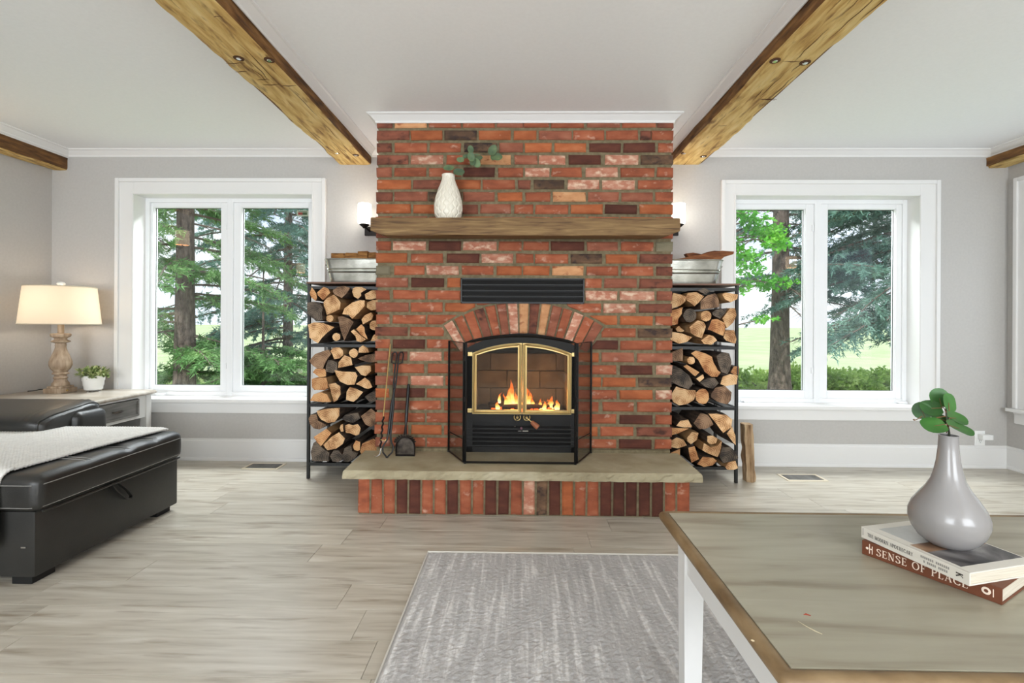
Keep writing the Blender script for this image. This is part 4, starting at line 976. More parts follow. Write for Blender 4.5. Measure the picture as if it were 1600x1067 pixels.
# ------------------------------------------------------------------ log racks
RY0, RY1 = 3.357, 3.715
def rack(xo, xi, side, label):
    """xo = outer post x, xi = inner x"""
    rt = empty('firewood_rack', ((xo+xi)/2, RY0, 0), label, 'rack', 'firewood racks beside the chimney')
    s = 0.020; sg = 1 if xi > xo else -1
    ZT = 1.365
    for (x, y_) in ((xo, RY0), (xi, RY0), (xo, RY1), (xi, RY1)):
        MB().box((x-s/2, y_-s/2, 0.0), (x+s/2, y_+s/2, ZT-0.012), bev=0.002, jit=0.0001).build('post', M['black'], rt)
    a, b = min(xo, xi), max(xo, xi)
    for z in (0.934, 0.520, 0.112, ZT-0.03):
        mb = MB(); h = 0.020
        mb.box((a+s/2, RY0-s/2, z-h), (b-s/2, RY0+s/2, z)); mb.box((a+s/2, RY1-s/2, z-h), (b-s/2, RY1+s/2, z)); mb.box((a-s/2, RY0+s/2, z-h), (a+s/2, RY1-s/2, z)); mb.box((b-s/2, RY0+s/2, z-h), (b+s/2, RY1-s/2, z))
        sf = mb.build('shelf', M['black'], rt)
        if z < 1.2:
            for k in range(5):
                xx = a+(b-a)*(k+0.5)/5; MB().box((xx-0.03, RY0+s/2, z-0.008), (xx+0.03, RY1-s/2, z-0.002)).build('slat', M['black'], sf)
    MB().box((a-0.016, RY0-0.014, ZT-0.012), (b+0.016, RY1+0.014, ZT), bev=0.003).build('top_board', M['rawwood'], rt)
    return rt
rack(X(482.5, RY0, 620), FXL-0.03, 'l', 'tall black metal rack of split firewood left of the chimney')
rack(X(1150.5, RY0, 620), FXR+0.03, 'r', 'tall black metal rack of split firewood right of the chimney')
LY = 3.335
t1 = lambda x, y: (480+x/7.625, 440+y/7.625)
t2 = lambda x, y: (480+x/6.275, 560+y/6.275)
t3 = lambda x, y: (1040+x/7.625, 440+y/7.625)
t4 = lambda x, y: (1040+x/5.474, 560+y/5.474)
def circ(cx, cy, rx, ry=None, n=12):
    ry = ry or rx; return ' '.join('%d,%d' % (cx+rx*math.cos(2*PI*i/n)*(1+rnd.uniform(-.04, .04)), cy+ry*math.sin(2*PI*i/n)*(1+rnd.uniform(-.04, .04))) for i in range(n))
LOGS = {
('left', 'top'): (t1, [('a', '20,130 45,60 105,140 110,190 95,230 40,190', 'wedge'), ('a', '115,125 190,60 245,80 275,130 190,215 175,220 120,160', 'block'), ('b', '300,100 370,60 450,50 520,75 480,140 420,195 340,165 310,135', 'slab'),
  ('p', '535,80 570,60 650,60 705,90 640,130 640,170 600,210 550,180 530,120', 'heart-shaped'), ('p', '675,150 760,100 840,100 860,190 740,215 690,210', 'block'), ('p', '185,240 230,190 310,150 350,180 395,250 385,330 300,370 225,400 205,330 190,290', 'large'),
  ('k', '0,250 60,235 150,245 190,300 180,380 190,460 110,475 40,420 0,380', 'large'), ('p', '415,390 440,320 540,245 640,215 690,220 690,290 620,370 535,450 500,400', 'angular'), ('p', '705,250 770,215 840,210 840,330 750,345 700,310', 'block'),
  ('p', circ(260, 438, 45), 'small round'), ('b', '355,415 410,405 500,440 550,480 490,590 435,715 395,600 370,490', 'triangular'), ('p', '640,455 680,400 760,362 785,400 770,450 660,510', 'leaf-shaped'), ('p', circ(805, 520, 62), 'round'),
  ('p', '5,510 80,480 190,490 330,540 240,610 180,670 130,740 25,670 20,590', 'large wedge'), ('p', circ(350, 660, 50), 'small round'), ('p', '515,590 550,565 620,630 700,690 640,725 590,710 570,650', 'ragged'), ('a', '580,562 640,505 680,540 690,610 725,685 705,682 625,622', 'split'),
  ('p', '750,710 780,640 840,600 840,710', 'wedge')]),
('left', 'middle'): (t1, [('b', '20,940 90,860 200,820 260,805 285,860 240,920 200,1000 180,1060 100,1030 40,980', 'large'), ('p', '262,830 300,785 370,780 420,820 420,880 370,920 310,930 290,870', 'rounded'), ('p', circ(548, 855, 56), 'small round'), ('p', '602,850 612,790 660,755 715,790 735,845 680,850', 'half-round'),
  ('b', '590,915 700,870 850,855 850,960 740,965 640,940', 'long'), ('p', '370,1030 375,960 450,870 530,900 550,990 470,1010', 'quarter'), ('k', '250,930 290,935 360,955 358,1070 300,1090 215,1070 225,1000', 'split'),
  ('a', '60,1080 95,1035 210,1035 228,1060 225,1130 140,1142', 'small'), ('a', '40,1160 105,1142 226,1142 250,1265 205,1295 72,1295 45,1260', 'square'), ('p', '325,1050 425,1068 583,1075 605,1122 570,1230 488,1235 390,1190 346,1120', 'half-round'),
  ('p', '560,1020 632,1000 752,1000 758,1068 690,1130 632,1115', 'rounded'), ('p', '580,1218 690,1140 752,1180 786,1255 728,1280 655,1250', 'triangular'), ('a', '25,1420 72,1340 158,1315 230,1340 280,1437 180,1440', 'half-disc'), ('p', '250,1215 340,1200 400,1242 406,1340 365,1412 320,1438 298,1365 280,1290', 'half-disc'),
  ('p', '455,1412 462,1315 498,1255 570,1270 668,1315 595,1400 547,1437', 'rounded'), ('k', '688,1365 765,1315 830,1300 830,1425 740,1430', 'split')]),
('left', 'bottom'): (t2, [('p', '95,510 180,490 330,478 325,560 280,620 210,632 140,600 105,550', 'half-round'), ('b', '10,590 30,550 88,545 105,610 190,655 120,700 60,690 20,640', 'barked'), ('k', '335,590 370,550 500,530 520,590 450,635 380,620', 'grey flat'), ('b', '515,570 620,490 680,540 680,640 620,680 560,655', 'wedge'),
  ('p', '320,680 335,645 355,640 360,715 335,718', 'tiny'), ('p', '360,660 400,645 440,660 490,645 520,690 505,750 470,765 410,740 365,735', 'twin-lobed'), ('a', '60,770 190,685 240,730 185,800 135,862 95,820', 'block'), ('p', '145,855 230,770 310,722 375,780 350,840 280,890 190,905', 'half-round'),
  ('k', '25,920 50,830 90,830 130,870 215,930 210,1015 100,1015 35,1010', 'wide barked'), ('k', '215,960 250,905 300,900 340,950 345,1000 300,1022 240,1015', 'round'), ('k', '340,950 360,880 425,850 440,910 500,930 470,980 400,1022 350,1015', 'round barked'), ('a', '440,860 470,805 515,820 515,900 490,915 450,900', 'small'),
  ('a', '522,910 540,830 650,780 690,800 690,960 560,990', 'large round')]),
('right', 'top'): (t3, [('p', '45,270 90,130 180,150 250,175 235,240 170,290 50,335', 'fan-shaped'), ('p', '265,130 370,120 465,175 410,240 350,295 310,260 260,230 240,190', 'angular'), ('k', '380,100 470,70 540,110 490,150 430,130', 'flat'), ('b', '415,330 415,230 500,160 600,135 640,200 650,300 560,320 480,325', 'square'),
  ('p', '665,150 700,130 860,150 850,210 770,250 700,215', 'half-disc'), ('a', '45,345 150,320 210,300 200,380 160,440 150,510 90,525 45,490', 'knotty'), ('k', circ(298, 403, 84), 'round'), ('p', circ(478, 410, 67), 'round'), ('k', '550,370 600,335 740,312 720,370 650,445 560,400', 'triangular'),
  ('p', '675,440 770,312 830,310 850,400 810,490 730,560 700,490', 'crescent'), ('p', '120,560 160,525 230,585 190,603 140,595', 'tiny'), ('p', '290,590 275,540 380,455 450,480 480,530 430,680 350,650 290,610', 'knotted'), ('a', '495,570 540,450 600,440 700,490 705,570 680,650 590,610', 'domed'),
  ('p', '45,590 190,615 320,660 250,720 150,742 45,690', 'half-disc'), ('p', '415,700 510,630 560,640 605,700 540,752 450,745', 'half-round'), ('p', '690,665 712,580 820,575 850,680 835,742 720,705', 'square')]),
('right', 'middle'): (t3, [('b', '40,850 210,785 210,950 40,945', 'wedge'), ('p', circ(300, 940, 48), 'small round'), ('a', '300,850 360,815 480,850 560,890 580,960 632,1060 670,1085 630,1140 550,1140 470,1080 390,930', 'largest slanted'), ('k', '600,880 660,840 760,850 790,960 765,1060 735,1110 660,1080 625,990', 'large round'),
  ('k', '45,985 110,1000 190,1040 290,1120 330,1220 280,1290 170,1250 50,1190', 'mossy barked'), ('a', '205,1005 250,985 400,1080 350,1130 300,1090', 'narrow'), ('p', '355,1155 440,1100 455,1145 400,1195', 'tiny half-round'), ('k', '410,1205 500,1150 590,1145 640,1210 570,1280 480,1262', 'flat'),
  ('p', '655,1225 685,1130 775,1098 870,1115 855,1225 720,1250', 'square'), ('a', '780,1080 820,1010 890,1008 885,1105 830,1120', 'small'), ('p', '50,1340 115,1240 200,1270 280,1285 360,1290 362,1350 335,1410 250,1460 150,1475 75,1430', 'cracked round'), ('a', circ(448, 1370, 84, 100), 'round'),
  ('b', '545,1340 600,1262 720,1240 805,1320 795,1420 750,1470 630,1440 545,1380', 'wide')]),
('right', 'bottom'): (t4, [('p', '85,575 120,530 190,520 225,585 160,590', 'half-round'), ('b', '240,560 300,470 370,480 420,570 360,605 290,610', 'grey-brown'), ('p', '360,470 430,470 520,480 570,520 560,590 490,640 430,560', 'large slanted'), ('a', '25,590 205,597 110,640 25,665', 'reddish wedge'),
  ('p', '185,680 230,630 290,640 275,700 220,740 190,715', 'rounded'), ('p', '25,710 90,670 150,690 178,740 100,768 25,755', 'half-round'), ('a', '190,760 245,745 265,800 285,860 220,890 200,830', 'angular'), ('p', '315,790 330,725 350,735 390,765 450,750 490,705 480,790 450,850 370,820', 'notched'),
  ('p', '360,665 410,660 455,690 440,730 390,742 360,715', 'round inner'), ('a', '260,900 310,835 400,845 440,870 400,912 320,925', 'half-round'), ('k', '455,840 480,760 550,750 605,800 620,850 560,880 490,895', 'large round'), ('p', '510,930 540,888 600,875 625,940 590,955 530,955', 'half-disc'),
  ('p', '525,640 570,580 600,660 600,745 560,700', 'tall wedge'), ('a', '50,810 130,775 130,830 90,850 50,850', 'small')]),
}
CN = {'p': 'pale', 'a': 'amber', 'b': 'brown', 'k': 'dark'}
ORD = ['first', 'second', 'third', 'fourth', 'fifth', 'sixth', 'seventh', 'eighth', 'ninth', 'tenth']
NLOG = 0
for (side, tier), (tf, lst) in LOGS.items():
    items = []
    for (c, s, shape) in lst:
        P = [tuple(float(v) for v in q.split(',')) for q in s.split()]
        W3 = [at(*tf(*p), LY) for p in P]; pts = [(p.x, p.z) for p in W3]
        cx = sum(p[0] for p in pts)/len(pts); cz = sum(p[1] for p in pts)/len(pts)
        items.append((cx, cz, c, shape, pts))
    zs = [i[1] for i in items]; lo, hi = min(zs), max(zs)
    rowsd = {0: [], 1: [], 2: []}
    for it in items: rowsd[min(2, int((it[1]-lo)/(hi-lo+1e-6)*3))].append(it)
    for rk, its in rowsd.items():
        its.sort(key=lambda i: i[0])
        for oi, (cx, cz, c, shape, pts) in enumerate(its):
            # keep clear of the chimney side
            q = []
            for (a, b) in pts:
                a = cx+(a-cx)*0.975; b = cz+(b-cz)*0.975
                q.append((a, b))
            # subdivide and roughen the outline
            out = []
            m = len(q)
            for i in range(m):
                a, b = q[i], q[(i+1) % m]
                for t in (0, 0.5):
                    x = a[0]+(b[0]-a[0])*t; z = b[1]*t+a[1]*(1-t)
                    r_ = 0.0025*noise.noise((x*60, z*60, oi)); out.append((x+r_, z+r_*0.7))
            y0 = LY+rnd.uniform(-0.012, 0.016); y1 = y0+rnd.uniform(0.33, 0.36)
            n = len(out); ar = sum(out[i][0]*out[(i+1) % n][1]-out[(i+1) % n][0]*out[i][1] for i in range(n))
            if ar < 0: out = out[::-1]
            sh_x = rnd.uniform(-0.008, 0.008); sh_z = rnd.uniform(-0.004, 0.004)
            if side == 'left': ctr_in = FXL-0.02
            vs = []; NR = 5
            tilt = rnd.uniform(-0.01, 0.01)
            for r_ in range(NR+1):
                t = r_/NR; sc_ = 0.95+0.05*(1 if 0 < r_ < NR else 0)*1.0
                if r_ == 0: sc_ = 0.985
                for (a, b) in out:
                    f_ = 0.004*noise.noise((a*25, t*5, b*25)) if 0 < r_ else 0
                    yy2 = y0+(y1-y0)*t + ((a-cx)*tilt*6 if r_ == 0 else 0)
                    vs.append((cx+(a-cx)*sc_+sh_x*t+f_, yy2, cz+(b-cz)*sc_+sh_z*t+f_))
            fs = [(r_*n+i, (r_+1)*n+i, (r_+1)*n+(i+1) % n, r_*n+(i+1) % n) for r_ in range(NR) for i in range(n)]
            mb = MB(); mb.add(vs, fs, 1 if c in 'kb' or rnd.random() < 0.7 else 2); mb.add(vs, [tuple(range(n)), tuple(range(NR*n, NR*n+n))[::-1]], 0)
            o = mb.build('firewood_log', [LM[c], M['bark'], M['split']], origin=(cx+rnd.uniform(-.01, .01), y0, cz+rnd.uniform(-.01, .01)))
            rn = ['lower', 'middle', 'upper'][rk]
            tag(o, '%s %s log end, %s from left in %s row, %s tier, %s rack' % (CN[c], shape, ORD[oi], rn, tier, side), 'log', 'split firewood on the %s rack' % side)
            NLOG += 1
# split log standing beside the right rack
pa = at(1157, 656, 3.42); 
mb = MB(); cxl = atz(1162, 745, 0).x; ly = 3.40
base = [(cxl-0.030, ly-0.02), (cxl+0.002, ly-0.035), (cxl+0.034, ly-0.01), (cxl+0.036, ly+0.05), (cxl-0.01, ly+0.07), (cxl-0.032, ly+0.04)]
vs = []; NR = 14
for r_ in range(NR+1):
    t = r_/NR
    for i, (a, b) in enumerate(base):
        vs.append((a-0.020*t+0.008*noise.noise((i*3, t*6, 0)), b+0.008*noise.noise((i*5, t*6, 3)), t*0.395))
n = 6; fs = [(r_*n+i, r_*n+(i+1) % n, (r_+1)*n+(i+1) % n, (r_+1)*n+i) for r_ in range(NR) for i in range(n)]+[tuple(range(n))[::-1], tuple(NR*n+i for i in range(n))]
mb.add(vs, fs); o = mb.build('standing_log', noisy('barked_log_side', S((0.3, (112, 84, 58)), (0.5, (168, 138, 104)), (0.75, (206, 182, 148))), 14, (3, 3, 0.35), rough=0.95, bump=1.0, dist=0.01), origin=(cxl, ly, 0)); tag(o, 'tall split log standing on floor against outer side of right rack', 'log')

# galvanised tubs on the racks
def tub(x0t, x1t, x0b, x1b, yc, z0, h, label):
    rt = empty('galvanised_tub', ((x0t+x1t)/2, yc, z0), label, 'tub', 'galvanised tubs on the racks')
    def ringpts(xa, xb, d, z, off=0):
        cx = (xa+xb)/2; hw = (xb-xa)/2+off; hd = d/2+off; r = 0.05; pts = []
        for (sx, sy, a0) in ((1, 1, 0), (-1, 1, 90), (-1, -1, 180), (1, -1, 270)):
            for k in range(6):
                a = R(a0+18*k); pts.append((cx+sx*(hw-r)+r*math.cos(a), yc+sy*(hd-r)+r*math.sin(a), z))
        return pts
    lv = [0, 0.04, 0.42, 0.46, 0.50, 0.54, 0.58, 0.62, 1.0]; of = [0, 0, 0, 0.007, 0, 0, 0.007, 0, 0]
    rings = [ringpts(x0b+(x0t-x0b)*t, x1b+(x1t-x1b)*t, 0.24+0.05*t, z0+h*t, o_) for t, o_ in zip(lv, of)]
    mb = MB(); n = 24; vs = [p for r_ in rings for p in r_]; m = len(rings)
    inner = [ringpts(x0t+0.003, x1t-0.003, 0.284, z0+h), ringpts(x0b+0.004, x1b-0.004, 0.232, z0+0.01)]
    vs += [p for r_ in inner for p in r_]; m += 2
    fs = [(r_*n+i, r_*n+(i+1) % n, (r_+1)*n+(i+1) % n, (r_+1)*n+i) for r_ in range(m-1) for i in range(n)]+[tuple(range(n))[::-1], tuple((m-1)*n+i for i in range(n))]
    mb.add(vs, fs); mb.build('body', M['galv'], rt, smooth=True, angle=30)
    MB().tube(ringpts(x0t, x1t, 0.29, z0+h), 0.005, 8, closed=True).build('rolled_rim', M['galv'], rt, smooth=True)
    for (xs, sg) in ((x0t, -1), (x1t, 1)):
        MB().tube([(xs+sg*0.002, yc-0.05, z0+h*0.86), (xs+sg*0.02, yc-0.045, z0+h*0.80), (xs+sg*0.02, yc+0.045, z0+h*0.80), (xs+sg*0.002, yc+0.05, z0+h*0.86)], 0.004, 8).build('handle', M['galv'], rt, smooth=True)
TY = 3.53; TF = TY-0.145
tz = 1.365
tl = X(509, TF+0.05, 405); tub(tl, tl+0.44, X(516, TF+0.06, 438), tl+0.405, TY, tz, 0.166, 'galvanised tub of kindling on top of the left firewood rack')
tr_ = X(1128.5, TF+0.05, 405); tub(tr_-0.43, tr_, tr_-0.395, X(1119, TF+0.06, 440), TY, tz, 0.166, 'galvanised tub holding bark slabs on top of the right firewood rack')
kb = [(519, 541, 395.5), (541, 560, 395.5), (560, 577, 393), (577, 590, 395)]
for i, (a, b, tpz) in enumerate(kb):
    xa = X(a, TY-0.06, 400); xb = X(b, TY-0.06, 400); zt = Z(tpz, a, TY-0.06)
    mb = MB(); mb.box((xa+0.001, TY-0.09, tz+0.10), (xb-0.001, TY+0.09, zt), bev=0.006, jit=0.003)
    o = mb.build('kindling_block', M['kindle'], origin=(xa, TY, tz+0.1)); tag(o, '%s rough brown kindling block from left in the left tub' % ORD[i], 'kindling', 'kindling in the left tub')
def barkslab(pts_px, y0, y1, label):
    P = [at(a, b, y0) for a, b in pts_px]; pts = [(p.x, p.z) for p in P]
    mb = MB(); mb.prism(pts, y0, y1); o = mb.build('bark_slab', M['barkslab'], origin=P[0]); tag(o, label, 'bark', 'bark slabs in the right tub')
barkslab([(1050, 406), (1072, 402), (1085, 399), (1105, 396), (1128, 391.5), (1147, 393), (1146, 397), (1132, 401), (1126, 406), (1100, 407), (1070, 408)], TY-0.10, TY-0.05, 'long pointed reddish bark slab sticking out over right tub rim')
barkslab([(1072, 396), (1083, 394.5), (1096, 397), (1104, 394), (1116, 391.5), (1125, 392), (1120, 402), (1098, 408), (1078, 404)], TY-0.045, TY+0.01, 'ragged bark slab lying behind the long one in the right tub')
barkslab([(1056, 408), (1078, 400), (1110, 398), (1124, 410), (1100, 416), (1066, 416)], TY+0.015, TY+0.09, 'broad bark slab at the back of the right tub')

# ------------------------------------------------------------------ sconces
def sconce(px, side, label):
    Y = D-0.085; xc = X(px, Y, 340); zt = Z(318.5, px, Y); zb = Z(350.5, px, Y)
    rt = empty('wall_sconce', (xc, D, zb), label, 'wall light', 'sconces beside the chimney')
    h = zt-zb; r = 0.049
    mb = MB(); mb.lathe([(0.030, 0), (0.046, 0.004), (r, 0.012), (r, h-0.004), (r-0.004, h), (r-0.006, h-0.003), (r-0.006, 0.01), (0.0, 0.008)], 28, (xc, Y, zb)); mb.build('glass_shade', M['sconce'], rt, smooth=True)
    mb = MB(); mb.lathe([(0.010, -0.03), (0.016, -0.022), (0.036, -0.006), (0.040, 0.0), (0.0, 0.001)], 20, (xc, Y, zb)); mb.build('cup', M['iron'], rt, smooth=True)
    dx = 0.10*side; z0 = Z(368, px, D-0.02); z1 = Z(354, px, D-0.02)
    MB().box((xc-0.02*side, D-0.022, z0), (xc+dx, D, z1), bev=0.004).build('back_plate', M['iron'], rt)
    MB().tube([(xc+0.02*side, D-0.02, (z0+z1)/2), (xc+0.02*side, D-0.06, (z0+z1)/2+0.005), (xc, Y, zb-0.02)], 0.008, 8).build('arm', M['iron'], rt, smooth=True)
    light('POINT', 'sconce_bulb', (xc, Y-0.07, (zt+zb)/2+0.02), 2.6, (1, 0.93, 0.84), rad=0.05)
sconce(569.5, 1, 'lit white glass wall sconce left of the chimney above the left rack')
sconce(1060.5, -1, 'lit white glass wall sconce right of the chimney above the right rack')
def sconce2(x, y_, z, label):
    sg = 1 if x < 0 else -1
    rt = empty('shaded_sconce', (x, y_, z), label, 'wall light', 'linen shaded sconces on the side walls')
    xc = x+sg*0.11
    MB().lathe([(0.065, 0), (0.065, 0.15), (0.062, 0.15), (0.062, 0.0)], 24, (xc, y_, z)).build('shade', M['sconce2'], rt, smooth=True)
    MB().box((x, y_-0.05, z-0.06), (x+sg*0.02, y_+0.05, z+0.06), bev=0.004).build('back_plate', M['iron'], rt)
    MB().tube([(x+sg*0.02, y_, z-0.03), (xc, y_, z-0.03), (xc, y_, z+0.02)], 0.008, 8).build('arm', M['iron'], rt, smooth=True)
sconce2(XL, 2.75, 1.90, 'linen shaded sconce on the left wall, nearer the end table')
sconce2(XL, -0.05, 1.90, 'linen shaded sconce on the left wall, nearer the rear wall')
sconce2(XR, 1.30, 1.85, 'linen shaded sconce on the right wall')

# ------------------------------------------------------------------ floor registers, outlet
def register(pts, label):
    P = [atz(a, b, 0.0) for a, b in pts]; x0 = (P[0].x+P[3].x)/2; x1 = (P[1].x+P[2].x)/2; y0 = (P[0].y+P[1].y)/2; y1 = (P[2].y+P[3].y)/2
    rt = empty('floor_register', ((x0+x1)/2, (y0+y1)/2, 0), label, 'floor vent', 'floor registers below the windows')
    mb = MB(); w_ = 0.016; h = 0.005
    mb.box((x0, y0, 0), (x1, y0+w_, h)); mb.box((x0, y1-w_, 0), (x1, y1, h)); mb.box((x0, y0+w_, 0), (x0+w_, y1-w_, h)); mb.box((x1-w_, y0+w_, 0), (x1, y1-w_, h)); mb.build('frame', plain('almond_metal', srgb(226, 214, 192), 0.4), rt)
    MB().box((x0+w_, y0+w_, 0.0), (x1-w_, y1-w_, 0.0015)).build('duct_opening', plain('duct_shadow', srgb(120, 112, 98), 0.9), rt)
    mb = MB(); k = 12
    for i in range(k):
        yy = y0+w_+(y1-y0-2*w_)*(i+0.5)/k; mb.box((x0+w_+0.01, yy-0.0028, 0.001), (x1-w_-0.01, yy+0.0028, 0.004))
    o = mb.build('louvre_fins', M['drawer'], rt); tag(o, kind='stuff')
register([(377, 733.5), (434, 733.5), (448, 724.3), (392, 724.3)], 'small metal floor register below the left window')
register([(1230, 752), (1291, 752), (1277, 741.5), (1216, 741.5)], 'small metal floor register below the right window')
oa = at(1522, 696, D); ob = at(1538, 672.8, D)
out_ = empty('wall_outlet', (oa.x, D, oa.z), 'white wall outlet with plug-in adapter right of the right window', 'outlet')
MB().box((oa.x, D-0.006, oa.z), (ob.x, D, ob.z), bev=0.003).build('plate', M['wick'], out_)
cxo = (oa.x+ob.x)/2
MB().box((cxo-0.016, D-0.009, oa.z+0.014), (cxo+0.016, D-0.005, oa.z+0.050), bev=0.003).build('socket', M['wick'], out_)
mb = MB()
for dx in (-0.006, 0.006): mb.box((cxo+dx-0.0012, D-0.0098, oa.z+0.034), (cxo+dx+0.0012, D-0.0088, oa.z+0.044))
mb.lathe([(0, -0.001), (0.003, -0.001), (0.003, 0.002)], 8, (cxo, D-0.0092, oa.z+0.024)); mb.build('slots', M['ink'], out_)
pl = MB().box((cxo-0.018, D-0.05, oa.z+0.052), (cxo+0.062, D-0.008, oa.z+0.092), bev=0.006).build('plug_adapter', M['wick'], out_)

# ------------------------------------------------------------------ end table, lamp, pot plant
ETZ = 0.56
ex1 = atz(233.5, 611, ETZ).x; ey1 = D-0.06; ey0 = atz(124, 632, ETZ).y
ex0 = XL+0.03
et = empty('end_table', ((ex0+ex1)/2, (ey0+ey1)/2, 0), 'white end table with grey wood drawer and weathered top, in left corner', 'table')
def slab_top(mb, x0, x1, y0, y1, z0, z1, r=0.05, ov=0.0, mi=0, seg=6):
    pts = []
    for (cx, cy, a0) in ((x1-r, y1-r, 0), (x0+r, y1-r, 90), (x0+r, y0+r, 180), (x1-r, y0+r, 270)):
        for k in range(seg+1): a = R(a0+90*k/seg); pts.append((cx+r*math.cos(a), cy+r*math.sin(a)))
    n = len(pts); cx, cy = (x0+x1)/2, (y0+y1)/2; h = z1-z0
    prof = [(0.012, z0), (0.004, z0+h*0.1), (0.0, z0+h*0.3), (0.0, z0+h*0.62), (0.004, z0+h*0.86), (0.012, z1)]
    vs = []
    for (d, z) in prof:
        for (a, b) in pts: vs.append((a-math.copysign(d, a-cx), b-math.copysign(d, b-cy), z))
    fs = [(q*n+i, q*n+(i+1) % n, (q+1)*n+(i+1) % n, (q+1)*n+i) for q in range(len(prof)-1) for i in range(n)]+[tuple(range(n))[::-1], tuple((len(prof)-1)*n+i for i in range(n))]
    mb.add(vs, fs, mi)
mb = MB(); slab_top(mb, ex0, ex1, ey0, ey1, ETZ-0.028, ETZ, 0.04); mb.build('top', M['endtop'], et, smooth=True, angle=50)
ins_ = 0.045; lw = 0.05
fx1 = ex1-0.04; fy0 = ey0+0.035; fy1 = ey1-0.03; fx0 = ex0+0.03; ab = ETZ-0.028
for (x, y_) in ((fx0, fy0), (fx1-lw, fy0), (fx0, fy1-lw), (fx1-lw, fy1-lw)):
    MB().box((x, y_, 0), (x+lw, y_+lw, ab), bev=0.004).build('leg', M['white'], et)
mb = MB(); mb.box((fx0+lw, fy0+0.008, ab-0.17), (fx1-lw, fy0+0.028, ab)); mb.box((fx0+lw, fy1-0.028, ab-0.17), (fx1-lw, fy1-0.008, ab)); mb.box((fx0+0.008, fy0+lw, ab-0.17), (fx0+0.028, fy1-lw, ab)); mb.build('apron', M['white'], et)
mb = MB(); mb.box((fx1-0.026, fy0+lw, ab-0.018), (fx1-0.008, fy1-lw, ab)); mb.box((fx1-0.026, fy0+lw, ab-0.17), (fx1-0.008, fy1-lw, ab-0.150)); mb.box((fx1-0.026, fy0+lw, ab-0.15), (fx1-0.008, fy0+lw+0.07, ab-0.018)); mb.box((fx1-0.026, fy1-lw-0.07, ab-0.15), (fx1-0.008, fy1-lw, ab-0.018)); mb.build('side_rail', M['white'], et)
dy0, dy1, dz0, dz1 = fy0+lw+0.074, fy1-lw-0.074, ab-0.146, ab-0.022
dr = MB(); dr.box((fx1-0.024, dy0, dz0), (fx1-0.002, dy1, dz1), bev=0.003)
frame_rect(dr, lambda a, y_, z: (fx1-0.002+y_, a, z), dy0, dy1, dz0, dz1, 0.016, 0, 0.008, 0.003)
dro = dr.build('drawer', M['drawer'], et)
MB().tube([(fx1+0.004, (dy0+dy1)/2-0.04, (dz0+dz1)/2), (fx1+0.020, (dy0+dy1)/2-0.03, (dz0+dz1)/2), (fx1+0.024, (dy0+dy1)/2, (dz0+dz1)/2), (fx1+0.020, (dy0+dy1)/2+0.03, (dz0+dz1)/2), (fx1+0.004, (dy0+dy1)/2+0.04, (dz0+dz1)/2)], [0.006, 0.006, 0.009, 0.006, 0.006], 8).build('handle', M['pewter'], dro, smooth=True)
MB().box((fx0+0.01, fy0+0.01, 0.14), (fx1-0.01, fy1-0.01, 0.162), bev=0.004).build('lower_shelf', M['white'], et)

lp_ = atz(94.5, 613, ETZ); LX, LY_ = lp_.x, lp_.y
k_ = 1/834.0
lamp = empty('table_lamp', (LX, LY_, ETZ), 'lit table lamp with turned weathered wood base and cream linen shade', 'lamp')
bw = 0.066
MB().box((LX-bw, LY_-bw, ETZ), (LX+bw, LY_+bw, ETZ+0.034), bev=0.003).build('plinth', M['lampwood'], lamp)
MB().box((LX-bw*0.8, LY_-bw*0.8, ETZ+0.034), (LX+bw*0.8, LY_+bw*0.8, ETZ+0.050), bev=0.005).build('plinth_step', M['lampwood'], lamp)
MB().lathe([(0, 0), (0.006, 0), (0.006, 0.004)], 10, (0, 0, 0)).v
mb = MB(); mb.tube([(LX+bw-0.001, LY_-0.02, ETZ+0.018), (LX+bw+0.006, LY_-0.02, ETZ+0.018)], 0.006, 10); mb.build('switch', M['brass'], lamp)
zz = lambda y_: ETZ+(745-y_)*k_
prof = [(0.052, 702), (0.052, 690), (0.040, 676), (0.036, 662), (0.044, 655), (0.034, 645), (0.036, 636), (0.048, 632), (0.050, 627), (0.040, 620), (0.044, 612), (0.058, 598), (0.067, 575), (0.066, 556), (0.056, 530), (0.043, 500), (0.034, 478), (0.031, 465), (0.034, 455), (0.030, 448), (0.033, 442), (0.054, 436), (0.056, 430), (0.040, 424), (0.034, 416), (0.044, 408), (0.058, 402), (0.060, 388), (0.054, 384), (0.020, 382), (0.0, 381)]
MB().lathe([(r_, zz(y_)-ETZ) for r_, y_ in prof], 36, (LX, LY_, ETZ)).build('turned_body', M['lampwood'], lamp, smooth=True)
MB().lathe([(0.019, zz(384)-ETZ), (0.019, zz(330)-ETZ), (0.012, zz(320)-ETZ), (0.0, zz(318)-ETZ)], 18, (LX, LY_, ETZ)).build('neck', M['lampwood'], lamp, smooth=True)
r0, r1 = 0.232, 0.205; zs0, zs1 = zz(326)-ETZ, zz(100)-ETZ
MB().lathe([(r0, zs0), (r0*0.5+r1*0.5, (zs0+zs1)/2), (r1, zs1)], 48, (LX, LY_, ETZ)).build('shade', M['shade'], lamp, smooth=True)
lamp_sh = bpy.data.objects['shade'] if 'shade' in bpy.data.objects else None
me = [o for o in lamp.children if o.name.startswith('shade')][0].data
bm = bmesh.new(); bm.from_mesh(me)
for f in [f for f in bm.faces if len(f.verts) > 4]: bm.faces.remove(f)
bm.to_mesh(me); bm.free()
for (r_, z_) in ((r0, zs0), (r1, zs1)): MB().tube([(LX+r_*math.cos(R(a)), LY_+r_*math.sin(R(a)), ETZ+z_) for a in range(0, 360, 10)], 0.0035, 6, closed=True).build('shade_trim', plain('shade_piping', srgb(196, 184, 160), 0.7), lamp, smooth=True)
mb = MB()
